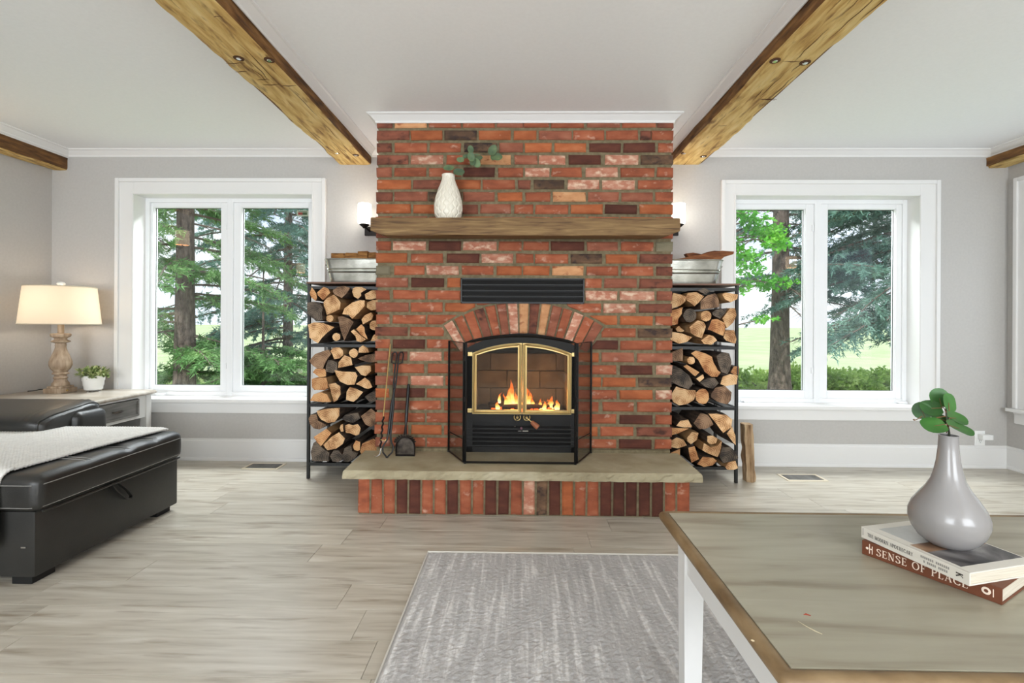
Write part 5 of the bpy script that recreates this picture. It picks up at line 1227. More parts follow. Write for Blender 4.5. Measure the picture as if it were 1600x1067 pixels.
for a in (0, 60, 120): mb.tube([(LX-r1*math.cos(R(a)), LY_-r1*math.sin(R(a)), ETZ+zs1), (LX+r1*math.cos(R(a)), LY_+r1*math.sin(R(a)), ETZ+zs1)], 0.0018, 6)
mb.tube([(LX, LY_, zz(318)), (LX, LY_, ETZ+zs1)], 0.003, 6); mb.build('harp', M['brass'], lamp)
MB().lathe([(0.004, 0.0), (0.008, 0.004), (0.012, 0.010), (0.024, 0.020), (0.026, 0.028), (0.018, 0.037), (0.0, 0.040)], 12, (LX, LY_, ETZ+zs1)).build('finial', M['ceram'], lamp, smooth=True)
MB().lathe([(0.012, 0), (0.03, 0.03), (0.03, 0.055), (0.0, 0.085)], 16, (LX, LY_, zz(305))).build('bulb', M['bulb'], lamp, smooth=True)
light('POINT', 'lamp_bulb', (LX, LY_, zz(215)), 1.6, (1, 0.84, 0.68), rad=0.035)
cpt = [(LX-bw, LY_, ETZ+0.012), (LX-bw-0.05, LY_+0.03, ETZ+0.020), (LX-bw-0.13, LY_+0.04, ETZ+0.014), (LX-bw-0.17, LY_+0.03, ETZ+0.005)]
MB().tube(cpt+[(max(LX-bw-0.20, XL+0.01), LY_+0.02, ETZ+0.004)], 0.003, 8).build('cord', M['blackm'], lamp, smooth=True)

pp = atz(146, 611, ETZ); PX, PY = pp.x, min(pp.y, ey1-0.08)
pot = empty('potted_succulent', (PX, PY, ETZ), 'small leafy green plant in white ceramic pot beside the table lamp', 'plant')
pr_ = [(0.0, 0.010), (0.050, 0.010), (0.056, 0.016), (0.058, 0.040), (0.062, 0.046), (0.064, 0.075), (0.068, 0.082), (0.070, 0.115), (0.071, 0.118), (0.064, 0.118), (0.060, 0.100), (0, 0.100)]
MB().lathe(pr_, 32, (PX, PY, ETZ)).build('pot', M['ceram'], pot, smooth=True)
for a in (20, 140, 260): MB().lathe([(0.0, 0), (0.008, 0.0), (0.010, 0.012), (0, 0.013)], 10, (PX+0.04*math.cos(R(a)), PY+0.04*math.sin(R(a)), ETZ)).build('foot', M['chrome'], pot)
MB().lathe([(0.0, 0.101), (0.060, 0.101), (0.060, 0.106), (0, 0.110)], 20, (PX, PY, ETZ)).build('soil', M['ash'], pot)
mb = MB()
def leafquad(mb, p, d, l, w_, up, mi=0):
    d = Vector(d).normalized(); s_ = d.cross(Vector(up)); s_ = s_.normalized() if s_.length > 1e-4 else Vector((1, 0, 0)); p = Vector(p)
    nrm = s_.cross(d)
    mb.add([p, p+d*l*0.45+s_*w_+nrm*l*0.05, p+d*l, p+d*l*0.45-s_*w_+nrm*l*0.05, p+d*l*0.5-nrm*l*0.06], [(0, 1, 4), (1, 2, 4), (2, 3, 4), (3, 0, 4)], mi)
for k in range(44):
    a = rnd.uniform(0, 2*PI); el = rnd.uniform(0.0, 1.45); rr = 0.085*math.cos(el)+0.02
    base = Vector((PX+rnd.uniform(-.03, .03), PY+rnd.uniform(-.03, .03), ETZ+0.108)); tipd = Vector((math.cos(a)*math.cos(el), math.sin(a)*math.cos(el), math.sin(el)*0.7))
    c = base+tipd*0.085
    mb.tube([base, c], 0.0016, 4)
    for q in range(9):
        d = (tipd+Vector([rnd.uniform(-1, 1) for _ in range(3)])*0.9); leafquad(mb, base+tipd*rnd.uniform(0.04, 0.09), d, rnd.uniform(0.026, 0.042), 0.011, (0, 0, 1))
tag(mb.build('foliage', M['leaf2'], pot), kind='stuff')

# ------------------------------------------------------------------ sectional sofa with storage chaise
CX1 = -1.975; CY0 = 1.955; CY1 = 2.79
sofa = empty('sectional_sofa', (-2.8, 2.4, 0), 'dark grey leather sectional sofa with storage chaise and pull loop', 'sofa')
mb = MB(); mb.box((-3.60, CY0+0.004, 0.032), (CX1-0.004, CY1, 0.302), bev=0.012); mb.build('chaise_base', M['leather'], sofa, smooth=True)
for (x, y_) in ((CX1-0.11, CY0+0.015), (CX1-0.11, CY1-0.13), (-3.5, CY0+0.045), (-3.5, CY1-0.13)):
    MB().box((x, y_, 0), (x+0.085, y_+0.10, 0.032), bev=0.003).build('foot', M['blackm'], sofa)
def cushion(x0, x1, y0, y1, z0, z1, r, seams=(), puff=0.02, n=(60, 40)):
    """rounded upholstered block; seams = y values where the top is pinched"""
    bm = bmesh.new(); bmesh.ops.create_cube(bm, size=2)
    bmesh.ops.subdivide_edges(bm, edges=bm.edges[:], cuts=25, use_grid_fill=True)
    mb = MB()
    hx, hy_, hz = (x1-x0)/2, (y1-y0)/2, (z1-z0)/2; cx, cy, cz = (x0+x1)/2, (y0+y1)/2, (z0+z1)/2
    for v in bm.verts:
        # denser near the ends
        u = [math.copysign(1-(1-abs(c))**1.6, c) for c in v.co]
        p = Vector((u[0]*hx, u[1]*hy_, u[2]*hz)); 
        q = Vector((max(-hx+r, min(hx-r, p.x)), max(-hy_+r, min(hy_-r, p.y)), max(-hz+r, min(hz-r, p.z))))
        d = p-q
        if d.length > 1e-6: p = q+d.normalized()*r
        bul = puff*(1-u[0]**4)*(1-u[1]**4) if u[2] > 0 else 0
        p.z += bul*max(0, u[2])
        p.x += 0.006*(1-u[2]**2)*(1 if u[0] > 0.9 else 0); p.y += -0.006*(1-u[2]**2)*(1 if u[1] < -0.9 else 0)
        w_ = Vector((cx, cy, cz))+p
        if u[2] > 0.4:
            for s_ in seams:
                w_.z -= 0.012*math.exp(-((w_.y-s_)/0.016)**2)
        w_.z += 0.0025*noise.noise((w_.x*6, w_.y*6, 1))
        v.co = w_
    mb.bm(bm); return mb
seams = [2.20, 2.42, 2.61]
mb = cushion(-3.62, CX1+0.022, CY0-0.012, CY1+0.006, 0.298, 0.452, 0.034, seams, puff=0.010)
from mathutils.bvhtree import BVHTree
bvh = BVHTree.FromPolygons([Vector(p) for p in mb.v], mb.f)
mb.build('chaise_cushion', M['leather'], sofa, smooth=True, angle=180)
# stitched seams: two parallel lines of thread each side of every pinch, and along the cushion border
mb = MB()
def on(p, d):
    h = bvh.ray_cast(Vector(p), Vector(d)); return h[0]-Vector(d)*0.0008 if h[0] else None
def thread(ps, d, r_=0.0017):
    q = [on(p, d) for p in ps]; q = [p for p in q if p]
    if len(q) > 1: mb.tube(q, r_, 4)
for s_ in seams:
    for dy in (-0.014, 0.014): thread([(CX1+0.002-0.34*t/16, s_+dy, 0.7) for t in range(17)], (0, 0, -1))
ys_ = [CY0+0.01+(CY1-CY0-0.02)*t/40 for t in range(41)]
thread([(CX1+0.3, y_, 0.414) for y_ in ys_], (-1, 0, 0)); thread([(CX1+0.3, y_, 0.322) for y_ in ys_], (-1, 0, 0), 0.0013)
xs_ = [CX1-0.30+0.30*t/16 for t in range(17)]
thread([(x, CY0-0.3, 0.414) for x in xs_], (0, 1, 0)); thread([(x, CY0-0.3, 0.322) for x in xs_], (0, 1, 0), 0.0013)
tag(mb.build('stitching', M['stitch'], sofa), kind='stuff')
mb = MB(); mb.tube([(CX1+0.012, CY0+0.02, 0.300), (CX1+0.018, CY0+0.06, 0.299), (CX1+0.018, CY1-0.05, 0.299), (CX1+0.012, CY1-0.01, 0.300)], 0.006, 8); mb.build('welt', M['leather'], sofa, smooth=True)
# pull loop: flat strap
a = at(179, 752, 0) if False else None
lp0 = Vector((CX1, 2.34, 0.292)); 
def strap(pts, w_, nrm=(1, 0, 0)):
    mb = MB(); pts = [Vector(p) for p in pts]; vs = []; th = 0.0035
    for i, p in enumerate(pts):
        a = pts[max(0, i-1)]; b = pts[min(len(pts)-1, i+1)]; d = (b-a).normalized(); s_ = d.cross(Vector(nrm)).normalized(); n_ = s_.cross(d).normalized()
        for (sw, sn) in ((-1, -1), (1, -1), (1, 1), (-1, 1)): vs.append(p+s_*w_*sw+n_*th*sn)
    fs = [(i*4+j, i*4+(j+1) % 4, (i+1)*4+(j+1) % 4, (i+1)*4+j) for i in range(len(pts)-1) for j in range(4)]+[(0, 3, 2, 1), tuple(len(vs)-4+j for j in range(4))]
    mb.add(vs, fs); return mb
strap([(CX1+0.006, 2.315, 0.297), (CX1+0.014, 2.335, 0.26), (CX1+0.020, 2.385, 0.205), (CX1+0.022, 2.415, 0.192), (CX1+0.020, 2.425, 0.205), (CX1+0.018, 2.40, 0.245), (CX1+0.012, 2.36, 0.285), (CX1+0.006, 2.35, 0.297)], 0.010, (0, 0.7, 0.7)).build('pull_loop', M['leather'], sofa, smooth=True)
mb = MB(); mb.box((CX1-0.055, CY0-0.003, 0.155), (CX1-0.035, CY0+0.004, 0.161)); mb.build('metal_stud', M['chrome'], sofa)
# far arm with overstuffed pad
AX1 = atz(104, 640, 0.56).x if False else -2.70
mb = cushion(-3.62, -2.585, CY1+0.012, CY1+0.235, 0.06, 0.548, 0.04, (), puff=0.0); mb.build('arm', M['leather'], sofa, smooth=True, angle=180)
def armpad(u, v):
    # u along X 0..1 (back to front), v round the section; the pad leans down towards the seat
    x = -3.60+0.985*u
    a = PI*2*v; ca, sa = math.cos(a), math.sin(a)
    e = 0.55
    yy = math.copysign(abs(ca)**e, ca); z2 = math.copysign(abs(sa)**e, sa)
    yc = 2.815; hw = 0.212; hh = 0.050
    end = max(0, (u-0.90)/0.10)
    k = 1-0.16*end**2
    wr = 0.0045*math.sin(x*170+ca*9)*math.exp(-((u-0.93)/0.05)**2)
    y_ = yc+hw*k*yy
    return (x, y_, 0.533+0.13*(y_-yc)+(hh*k+wr)*z2-0.022*end**2)
mb = MB(); nu, nv = 60, 64
vs = [armpad(i/nu, j/nv) for i in range(nu+1) for j in range(nv)]
fs = [(i*nv+j, i*nv+(j+1) % nv, (i+1)*nv+(j+1) % nv, (i+1)*nv+j) for i in range(nu) for j in range(nv)]+[tuple(range(nv))[::-1], tuple(nu*nv+j for j in range(nv))]
mb.add(vs, fs); mb.build('arm_pad', M['leather'], sofa, smooth=True, angle=60)
mb = MB(); mb.tube([armpad(0.975, j/40) for j in range(40)], 0.0055, 8, closed=True); mb.build('arm_piping', M['leather'], sofa, smooth=True)
mb = cushion(-3.66, -3.30, CY0-1.6, CY1+0.0, 0.40, 0.86, 0.07, (), puff=0.0); mb.build('backrest', M['leather'], sofa, smooth=True, angle=180)
mb = cushion(-3.62, -2.68, CY0-1.62, CY0-0.03, 0.298, 0.452, 0.05, (), puff=0.012); mb.build('seat_cushion', M['leather'], sofa, smooth=True, angle=180)
mb = MB(); mb.box((-3.60, CY0-1.60, 0.05), (-2.71, CY0-0.01, 0.302), bev=0.012); mb.build('seat_base', M['leather'], sofa, smooth=True)

# knitted throw: over the chaise, hanging down its near side
def throw(u, v):
    # u: 0 = hanging hem at near side ... 1 = far edge; v: 0 = front (right) edge ... 1 = back (left)
    total = 0.30+0.84; s_ = u*total; hang = 0.30
    xe = CX1-0.125+0.075*max(0, (s_-hang))/0.84
    x = xe-v*1.18
    lumps = 0.005*noise.noise((x*5, s_*5, 2))
    kn = 0.0030*math.sin(x*400)*math.sin(s_*400)
    if s_ < hang-0.04:
        return (x+0.01*noise.noise((v*8, 2, s_*4)), CY0-0.024-kn*1.0-abs(lumps)*2-0.006*(1-s_/hang), 0.455-(hang-s_)+0.012)
    if s_ < hang+0.05:
        t = (s_-(hang-0.04))/0.09*PI/2; r_ = 0.052
        return (x, CY0-0.020+r_*(1-math.cos(t))-kn*math.cos(t), 0.415+r_*math.sin(t)*0.98+kn*math.sin(t)+0.004)
    y_ = CY0+0.032+(s_-hang-0.05)
    z = 0.4705+lumps*0.5+kn+0.004*(1-(2*(y_-CY0)/0.84-1)**4)
    if y_ > CY1-0.03: z -= (y_-CY1+0.03)**2*9
    if v < 0.03: z -= (0.03-v)*0.22
    return (x, y_, z)
mb = MB(); nu, nv = 300, 300
mb.grid(lambda a, b: throw(a, b), nu, nv)
top = len(mb.v)
th = mb.build('throw_blanket', M['wool'], origin=(-2.6, 2.4, 0.47), smooth=True, angle=180); tag(th, 'cream knitted throw draped over the grey leather chaise', 'blanket')
sm = th.modifiers.new('thickness', 'SOLIDIFY'); sm.thickness = 0.010; sm.offset = -1 if False else 0

# ------------------------------------------------------------------ rug and coffee table
ra_ = atz(668.5, 861.5, 0.010); rx0 = ra_.x; ry1 = ra_.y
mb = MB()
rw, rl = 2.6, 1.75
def rugp(u, v):
    x = rx0+rw*u; y_ = ry1-rl*v
    e = min(u*rw, (1-u)*rw, v*rl, (1-v)*rl)
    z = 0.011+0.0022*noise.noise((x*55, y_*55, 0))+0.0015*noise.noise((x*120, y_*120, 3))
    if e < 0.008: z = 0.006
    return (x, y_, z)
mb.grid(rugp, 340, 240, flip=True)
rug = empty('area_rug', (rx0+rw/2, ry1-rl/2, 0), 'light grey streaked low-pile rug on the plank floor under the coffee table', 'rug')
pile = mb.build('pile', M['rug'], rug)
MB().box((rx0-0.004, ry1-rl-0.004, 0), (rx0+rw+0.004, ry1+0.006, 0.0055)).build('backing', M['rugedge'], rug)
MB().tube([(rx0, ry1, 0.007), (rx0+rw, ry1, 0.007), (rx0+rw, ry1-rl, 0.007), (rx0, ry1-rl, 0.007)], 0.0055, 6, closed=True).build('binding', M['rugedge'], rug)

CTZ = 0.52
cx0 = atz(1031, 799, CTZ).x; cy1 = atz(1300, 799.5, CTZ).y; cy0 = atz(1222, 1059, CTZ).y; cx1 = 1.80
ct = empty('coffee_table', ((cx0+cx1)/2, (cy0+cy1)/2, 0), 'coffee table with weathered oak top and white painted legs on the rug', 'table')
mb = MB(); ew = 0.024
n = 0
mb.box((cx0+ew, cy0+ew, CTZ-0.028), (cx1-ew, cy1-ew, CTZ)); mb.build('top', M['tabletop'], ct)
# moulded edge: rounded rectangle with bullnose, mitred
mb = MB()
rp_ = [(0.0, CTZ-0.028), (ew-0.006, CTZ-0.028), (ew, CTZ-0.022), (ew+0.003, CTZ-0.013), (ew, CTZ-0.005), (ew-0.008, CTZ-0.0005), (0.004, CTZ-0.0002), (0.0, CTZ-0.003)]
rc = [(cx0+ew, cy0+ew, -1, -1), (cx1-ew, cy0+ew, 1, -1), (cx1-ew, cy1-ew, 1, 1), (cx0+ew, cy1-ew, -1, 1)]
vs = []; K = len(rp_)
path = []
for (x, y_, sx, sy_) in rc:
    a0 = math.degrees(math.atan2(sy_, sx)); 
    for k in (-45, -15, 15, 45): path.append((x, y_, sx, sy_, math.cos(R(a0+k)), math.sin(R(a0+k))))
rho = 0.016
for (x, y_, sx, sy_, nx, ny_) in path:
    for (o_, z) in rp_:
        e_ = max(o_-rho, 0); q_ = min(o_, rho)
        vs.append((x+sx*e_+nx*q_, y_+sy_*e_+ny_*q_, z))
n = len(path); fs = [(i*K+j, ((i+1) % n)*K+j, ((i+1) % n)*K+(j+1) % K, i*K+(j+1) % K) for i in range(n) for j in range(K)]
mb.add(vs, fs); mb.build('edge_moulding', M['tableedge'], ct, smooth=True, angle=50)
for (x, y_) in ((cx0+0.045, cy1-0.045-0.055), (cx1-0.10, cy1-0.10), (cx0+0.045, cy0+0.045), (cx1-0.10, cy0+0.045)):
    mb = MB(); s_ = 0.055; vs = []
    for (z, t) in ((0.011, 0.004), (0.34, 0.0), (CTZ-0.028, 0.0)): vs += [(x+t, y_+t, z), (x+s_-t, y_+t, z), (x+s_-t, y_+s_-t, z), (x+t, y_+s_-t, z)]
    fs = [(q*4+i, q*4+(i+1) % 4, (q+1)*4+(i+1) % 4, (q+1)*4+i) for q in range(2) for i in range(4)]+[(3, 2, 1, 0), (8, 9, 10, 11)]
    mb.add(vs, fs); mb.build('leg', M['white'], ct)
zA = CTZ-0.028
mb = MB(); mb.box((cx0+0.052, cy0+0.10, zA-0.115), (cx0+0.072, cy1-0.10, zA)); mb.box((cx1-0.072, cy0+0.10, zA-0.115), (cx1-0.052, cy1-0.10, zA)); mb.box((cx0+0.10, cy1-0.072, zA-0.115), (cx1-0.10, cy1-0.052, zA)); mb.box((cx0+0.10, cy0+0.052, zA-0.115), (cx1-0.10, cy0+0.072, zA)); mb.build('apron', M['white'], ct)
# scratches on the top: a red nick and pale chips on the edge
q = atz(1261, 961, CTZ); mb = MB()
mb.tube([(q.x-0.006, q.y+0.001, CTZ+0.0002), (q.x-0.001, q.y+0.002, CTZ+0.0004), (q.x+0.006, q.y-0.002, CTZ+0.0002)], [0.0008, 0.0022, 0.0008], 5); mb.build('red_nick', plain('red_scratch', srgb(150, 60, 40), 0.6), ct)
mb = MB(); q = atz(1268, 982, CTZ); mb.tube([(q.x-0.012, q.y+0.022, CTZ), (q.x-0.006, q.y+0.006, CTZ+0.0002), (q.x+0.002, q.y-0.008, CTZ+0.0002), (q.x+0.010, q.y-0.016, CTZ)], [0.0005, 0.0010, 0.0014, 0.0007], 5); mb.build('pale_scratch', plain('pale_scratch', srgb(200, 190, 160), 0.6), ct)
for (px, py) in ((1132.5, 925), (1176, 1001)):
    q = atz(px, py, CTZ-0.003); MB().lathe([(0, -0.001), (0.0035, 0), (0, 0.0015)], 6, (q.x, q.y, CTZ-0.0025)).build('edge_chip', plain('chip', srgb(226, 206, 170), 0.7), ct)

# ------------------------------------------------------------------ books
GL = {  # serif capitals: strokes (points, weight 1 = thick, 0 = thin); unit height, own width
'S': (0.56, [([(0.50, 0.80), (0.48, 0.92), (0.34, 1.0), (0.20, 0.98), (0.08, 0.88), (0.08, 0.72), (0.20, 0.60), (0.40, 0.48), (0.50, 0.34), (0.50, 0.16), (0.38, 0.03), (0.22, 0.0), (0.08, 0.06), (0.04, 0.20)], 1)]),
'E': (0.58, [([(0.14, 0), (0.14, 1)], 1), ([(0.02, 1), (0.52, 1), (0.53, 0.84)], 0), ([(0.14, 0.53), (0.42, 0.53)], 0), ([(0.42, 0.62), (0.42, 0.44)], 0), ([(0.02, 0), (0.54, 0), (0.57, 0.18)], 0)]),
'N': (0.80, [([(0.14, 0), (0.14, 1)], 0), ([(0.14, 1), (0.66, 0)], 1), ([(0.66, 0), (0.66, 1)], 0), ([(0.0, 1), (0.16, 1)], 0), ([(0.04, 0), (0.26, 0)], 0), ([(0.56, 1), (0.78, 1)], 0)]),
'O': (0.80, [([(0.40+0.36*math.cos(2*PI*i/20), 0.5+0.5*math.sin(2*PI*i/20)) for i in range(21)], 1)]),
'F': (0.54, [([(0.14, 0), (0.14, 1)], 1), ([(0.02, 1), (0.50, 1), (0.51, 0.82)], 0), ([(0.14, 0.52), (0.40, 0.52)], 0), ([(0.40, 0.61), (0.40, 0.43)], 0), ([(0.02, 0), (0.28, 0)], 0)]),
'P': (0.58, [([(0.14, 0), (0.14, 1)], 1), ([(0.02, 1), (0.34, 1), (0.50, 0.92), (0.55, 0.75), (0.50, 0.57), (0.34, 0.48), (0.14, 0.48)], 0.6), ([(0.02, 0), (0.28, 0)], 0)]),
'L': (0.56, [([(0.14, 0), (0.14, 1)], 1), ([(0.02, 1), (0.28, 1)], 0), ([(0.02, 0), (0.50, 0), (0.54, 0.20)], 0)]),
'A': (0.74, [([(0.08, 0), (0.36, 1)], 0), ([(0.36, 1), (0.64, 0)], 1), ([(0.18, 0.34), (0.54, 0.34)], 0), ([(0.0, 0), (0.18, 0)], 0), ([(0.52, 0), (0.74, 0)], 0)]),
'C': (0.72, [([(0.66, 0.78), (0.64, 0.92), (0.46, 1.0), (0.24, 0.94), (0.08, 0.74), (0.05, 0.5), (0.08, 0.26), (0.24, 0.06), (0.46, 0.0), (0.62, 0.06), (0.68, 0.2)], 1)]),
'T': (0.64, [([(0.32, 0), (0.32, 1)], 1), ([(0.03, 0.82), (0.05, 1), (0.59, 1), (0.61, 0.82)], 0), ([(0.20, 0), (0.44, 0)], 0)]),
'H': (0.80, [([(0.15, 0), (0.15, 1)], 1), ([(0.65, 0), (0.65, 1)], 1), ([(0.15, 0.52), (0.65, 0.52)], 0), ([(0.03, 1), (0.27, 1)], 0), ([(0.03, 0), (0.27, 0)], 0), ([(0.53, 1), (0.77, 1)], 0), ([(0.53, 0), (0.77, 0)], 0)]),
'M': (0.92, [([(0.14, 0), (0.14, 1)], 0), ([(0.14, 1), (0.45, 0.05)], 1), ([(0.45, 0.05), (0.76, 1)], 0), ([(0.76, 1), (0.76, 0)], 1), ([(0.02, 1), (0.16, 1)], 0), ([(0.04, 0), (0.24, 0)], 0), ([(0.66, 0), (0.88, 0)], 0), ([(0.74, 1), (0.88, 1)], 0)]),
'D': (0.76, [([(0.14, 0), (0.14, 1)], 1), ([(0.02, 1), (0.36, 1), (0.58, 0.9), (0.70, 0.68), (0.72, 0.5), (0.70, 0.32), (0.58, 0.1), (0.36, 0), (0.02, 0)], 0.7)]),
'R': (0.68, [([(0.14, 0), (0.14, 1)], 1), ([(0.02, 1), (0.34, 1), (0.50, 0.92), (0.54, 0.76), (0.48, 0.58), (0.34, 0.50), (0.14, 0.50)], 0.6), ([(0.34, 0.50), (0.62, 0.0), (0.70, 0)], 1), ([(0.02, 0), (0.28, 0)], 0)]),
'Y': (0.70, [([(0.34, 0), (0.34, 0.45)], 1), ([(0.34, 0.45), (0.10, 1)], 1), ([(0.34, 0.45), (0.60, 1)], 0), ([(0.0, 1), (0.22, 1)], 0), ([(0.50, 1), (0.70, 1)], 0), ([(0.22, 0), (0.46, 0)], 0)]),
'U': (0.76, [([(0.14, 1), (0.14, 0.28), (0.22, 0.08), (0.38, 0.0), (0.54, 0.08), (0.62, 0.28), (0.62, 1)], 0.7), ([(0.02, 1), (0.26, 1)], 0), ([(0.52, 1), (0.74, 1)], 0)]),
'K': (0.74, [([(0.14, 0), (0.14, 1)], 1), ([(0.14, 0.42), (0.60, 1)], 0.3), ([(0.28, 0.58), (0.66, 0)], 1), ([(0.02, 1), (0.28, 1)], 0), ([(0.02, 0), (0.28, 0)], 0), ([(0.5, 1), (0.7, 1)], 0), ([(0.54, 0), (0.76, 0)], 0)]),
'&': (0.8, [([(0.72, 0.5), (0.5, 0.08), (0.26, 0.0), (0.10, 0.12), (0.10, 0.32), (0.40, 0.62), (0.44, 0.84), (0.32, 1.0), (0.2, 0.86), (0.28, 0.6), (0.74, 0.0)], 0.6)]),
'W': (1.0, [([(0.08, 1), (0.28, 0)], 1), ([(0.28, 0), (0.5, 0.9)], 0), ([(0.5, 0.9), (0.70, 0)], 1), ([(0.70, 0), (0.92, 1)], 0), ([(0, 1), (0.2, 1)], 0), ([(0.82, 1), (1, 1)], 0)]),
' ': (0.36, [])}
def lettering(mb, text, x0, z0, h, y_, track=0.16, wt=0.085, width=None):
    """capitals as raised ribbons in the XZ plane facing -y"""
    tot = sum(GL[c][0]+track for c in text)-track; sx = h if width is None else width/tot; x = x0
    for c in text:
        for pts, th_ in GL[c][1]:
            tv = wt*(0.42+0.58*th_)*h
            for i in range(len(pts)-1):
                a = Vector((x+pts[i][0]*sx, z0+pts[i][1]*h)); b = Vector((x+pts[i+1][0]*sx, z0+pts[i+1][1]*h)); d = b-a
                if d.length < 1e-7: continue
                d.normalize(); nn = Vector((-d.y, d.x))
                tt = tv if len(pts) < 8 else wt*h*(0.4+0.62*abs(d.y))
                a2 = a-d*tt*0.3; b2 = b+d*tt*0.3
                mb.add([(a2.x-nn.x*tt, y_, a2.y-nn.y*tt), (b2.x-nn.x*tt, y_, b2.y-nn.y*tt), (b2.x+nn.x*tt, y_, b2.y+nn.y*tt), (a2.x+nn.x*tt, y_, a2.y+nn.y*tt)], [(0, 1, 2, 3)])
        x += (GL[c][0]+track)*sx
    return mb
def book(p0, p1, z, th_, wid, cover, label, fin):
    """spine runs p0 -> p1 (world xy) facing the viewer; the book's own frame: x along the spine, y away, z up"""
    d = Vector((p1[0]-p0[0], p1[1]-p0[1])); L_ = d.length
    rt = empty('book', (p0[0], p0[1], z), label, 'book', 'books on the coffee table', rz=math.atan2(d.y, d.x), local=True)
    c = 0.0028
    mb = MB(); mb.box((0, 0, 0), (L_, wid, c), bev=0.0008); mb.build('back_cover', cover, rt)
    mb = MB(); mb.box((0, 0, th_-c), (L_, wid, th_), bev=0.0008); mb.build('front_cover', cover, rt)
    mb = MB(); mb.box((0, -0.0005, 0.0), (L_, c, th_), bev=0.0008); mb.build('spine', cover, rt)
    mb = MB(); mb.box((0.003, c, c), (L_-0.003, wid-0.003, th_-c)); mb.build('pages', M['pages'], rt)
    fin(rt, L_); return rt
lb0 = atz(1347, 865, CTZ); lb1 = atz(1566, 946, CTZ)
def fin1(rt, L_):
    mb = MB(); lettering(mb, 'SENSE OF PLACE', L_*0.125, 0.0088, 0.0162, -0.0012, width=L_*0.665, wt=0.075); mb.build('title_lettering', M['inkcream'], rt)
    mb = MB(); mb.prism([(L_*0.045+0.003*math.cos(R(a)), 0.018+0.003*math.sin(R(a))) for a in range(0, 360, 30)], -0.0011, -0.0006)
    mb.box((L_*0.062, -0.0011, 0.007), (L_*0.068, -0.0006, 0.030)); mb.box((L_*0.085, -0.0011, 0.007), (L_*0.091, -0.0006, 0.026)); mb.box((L_*0.070, -0.0011, 0.017), (L_*0.083, -0.0006, 0.0195)); mb.build('publisher_mark', M['inkcream'], rt)
    mb = MB(); mb.prism([(L_*0.905+0.0075*math.cos(R(a)), 0.018+0.0075*math.sin(R(a))) for a in range(0, 360, 20)], -0.0011, -0.0006); mb.box((L_*0.945, -0.0011, 0.010), (L_*0.951, -0.0006, 0.026)); mb.build('badge', M['inkcream'], rt)
    mb = MB(); mb.prism([(L_*0.905+0.0035*math.cos(R(a)), 0.018+0.0035*math.sin(R(a))) for a in range(0, 360, 20)], -0.0014, -0.0009); mb.build('badge_centre', M['bookbrown'], rt)
T1 = 0.0335
book(lb0[:2], lb1[:2], CTZ+0.0005, T1, 0.200, M['bookbrown'], 'russet book titled SENSE OF PLACE, lower of the two', fin1)
ZB = CTZ+0.001+T1
ub0 = atz(1346, 839, ZB); ub1 = atz(1515, 916, ZB)
T2 = 0.027
def fin2(rt, L_):
    mb = MB(); lettering(mb, 'THE MODERN APOTHECARY', L_*0.07, 0.0093, 0.0082, -0.0010, width=L_*0.46, wt=0.07); mb.build('title_lettering', M['ink'], rt)
    mb = MB()
    x = L_*0.59
    for wd in (0.052, 0.008, 0.060):
        pass
    for i in range(15): mb.box((L_*0.60+i*L_*0.0165, -0.0010, 0.0155), (L_*0.60+i*L_*0.0165+0.0026, -0.0006, 0.0205)) if i != 7 else None
    for i in range(13): mb.box((L_*0.625+i*L_*0.0160, -0.0010, 0.0068), (L_*0.625+i*L_*0.0160+0.0026, -0.0006, 0.0118)) if i not in (1, 7) else None
    mb.build('author_lettering', M['inkgrey'], rt)
    mb = MB(); lettering(mb, 'K', 0, 0, 0.012, 0, wt=0.11)
    rot = []
    for (x, y_, z) in mb.v: rot.append((L_*0.925-(z-0.006)*-1+0.0, -0.0010, 0.0145-(x-0.004)))
    mb.v = rot; mb.build('publisher_letter', M['ink'], rt)
    MB().box((0.004, -0.0010, 0.007), (0.0055, -0.0006, 0.024)).build('spine_rule', M['inkgrey'], rt)
    zt = T2+0.0004
    MB().box((L_*0.10, 0.026, T2-0.0002), (L_*0.46, 0.19, zt)).build('cover_panel_pale', M['coverpale'], rt)
    MB().box((L_*0.46, 0.012, T2-0.0002), (L_*0.62, 0.19, zt)).build('cover_panel_warm', M['coverwarm'], rt)
    MB().box((L_*0.62, 0.012, T2-0.0002), (L_*0.90, 0.19, zt)).build('cover_panel_dark', M['coverpic'], rt)
book(ub0[:2], ub1[:2], ZB, T2, 0.195, M['bookcream'], 'cream book titled THE MODERN APOTHECARY, upper of the two', fin2)

# grey bottle vase on the books
VZ = ZB+T2+0.0008
vb = atz(1481, 850, VZ); VX, VY = vb.x, vb.y
VH = 0.268*0.933
gv = empty('bottle_vase', (VX, VY, VZ), 'glossy grey bottle vase with round leaves on the stacked books', 'vase')
prof = [(0.0, 0.0), (0.034, 0.0), (0.044, 0.003), (0.060, 0.017), (0.072, 0.036), (0.0785, 0.058), (0.078, 0.076), (0.071, 0.096), (0.058, 0.117), (0.044, 0.138), (0.034, 0.158), (0.028, 0.180), (0.0235, 0.205), (0.0205, 0.235), (0.0190, 0.262), (0.0195, 0.268), (0.0172, 0.268), (0.0165, 0.25), (0.014, 0.20), (0.0, 0.19)]
kz = (1.082-(676-510)/-1*0)  # keep profile as measured
MB().lathe([(a*0.933, b*0.933) for a, b in prof], 64, (VX, VY, VZ)).build('body', M['greyvase'], gv, smooth=True, angle=80)
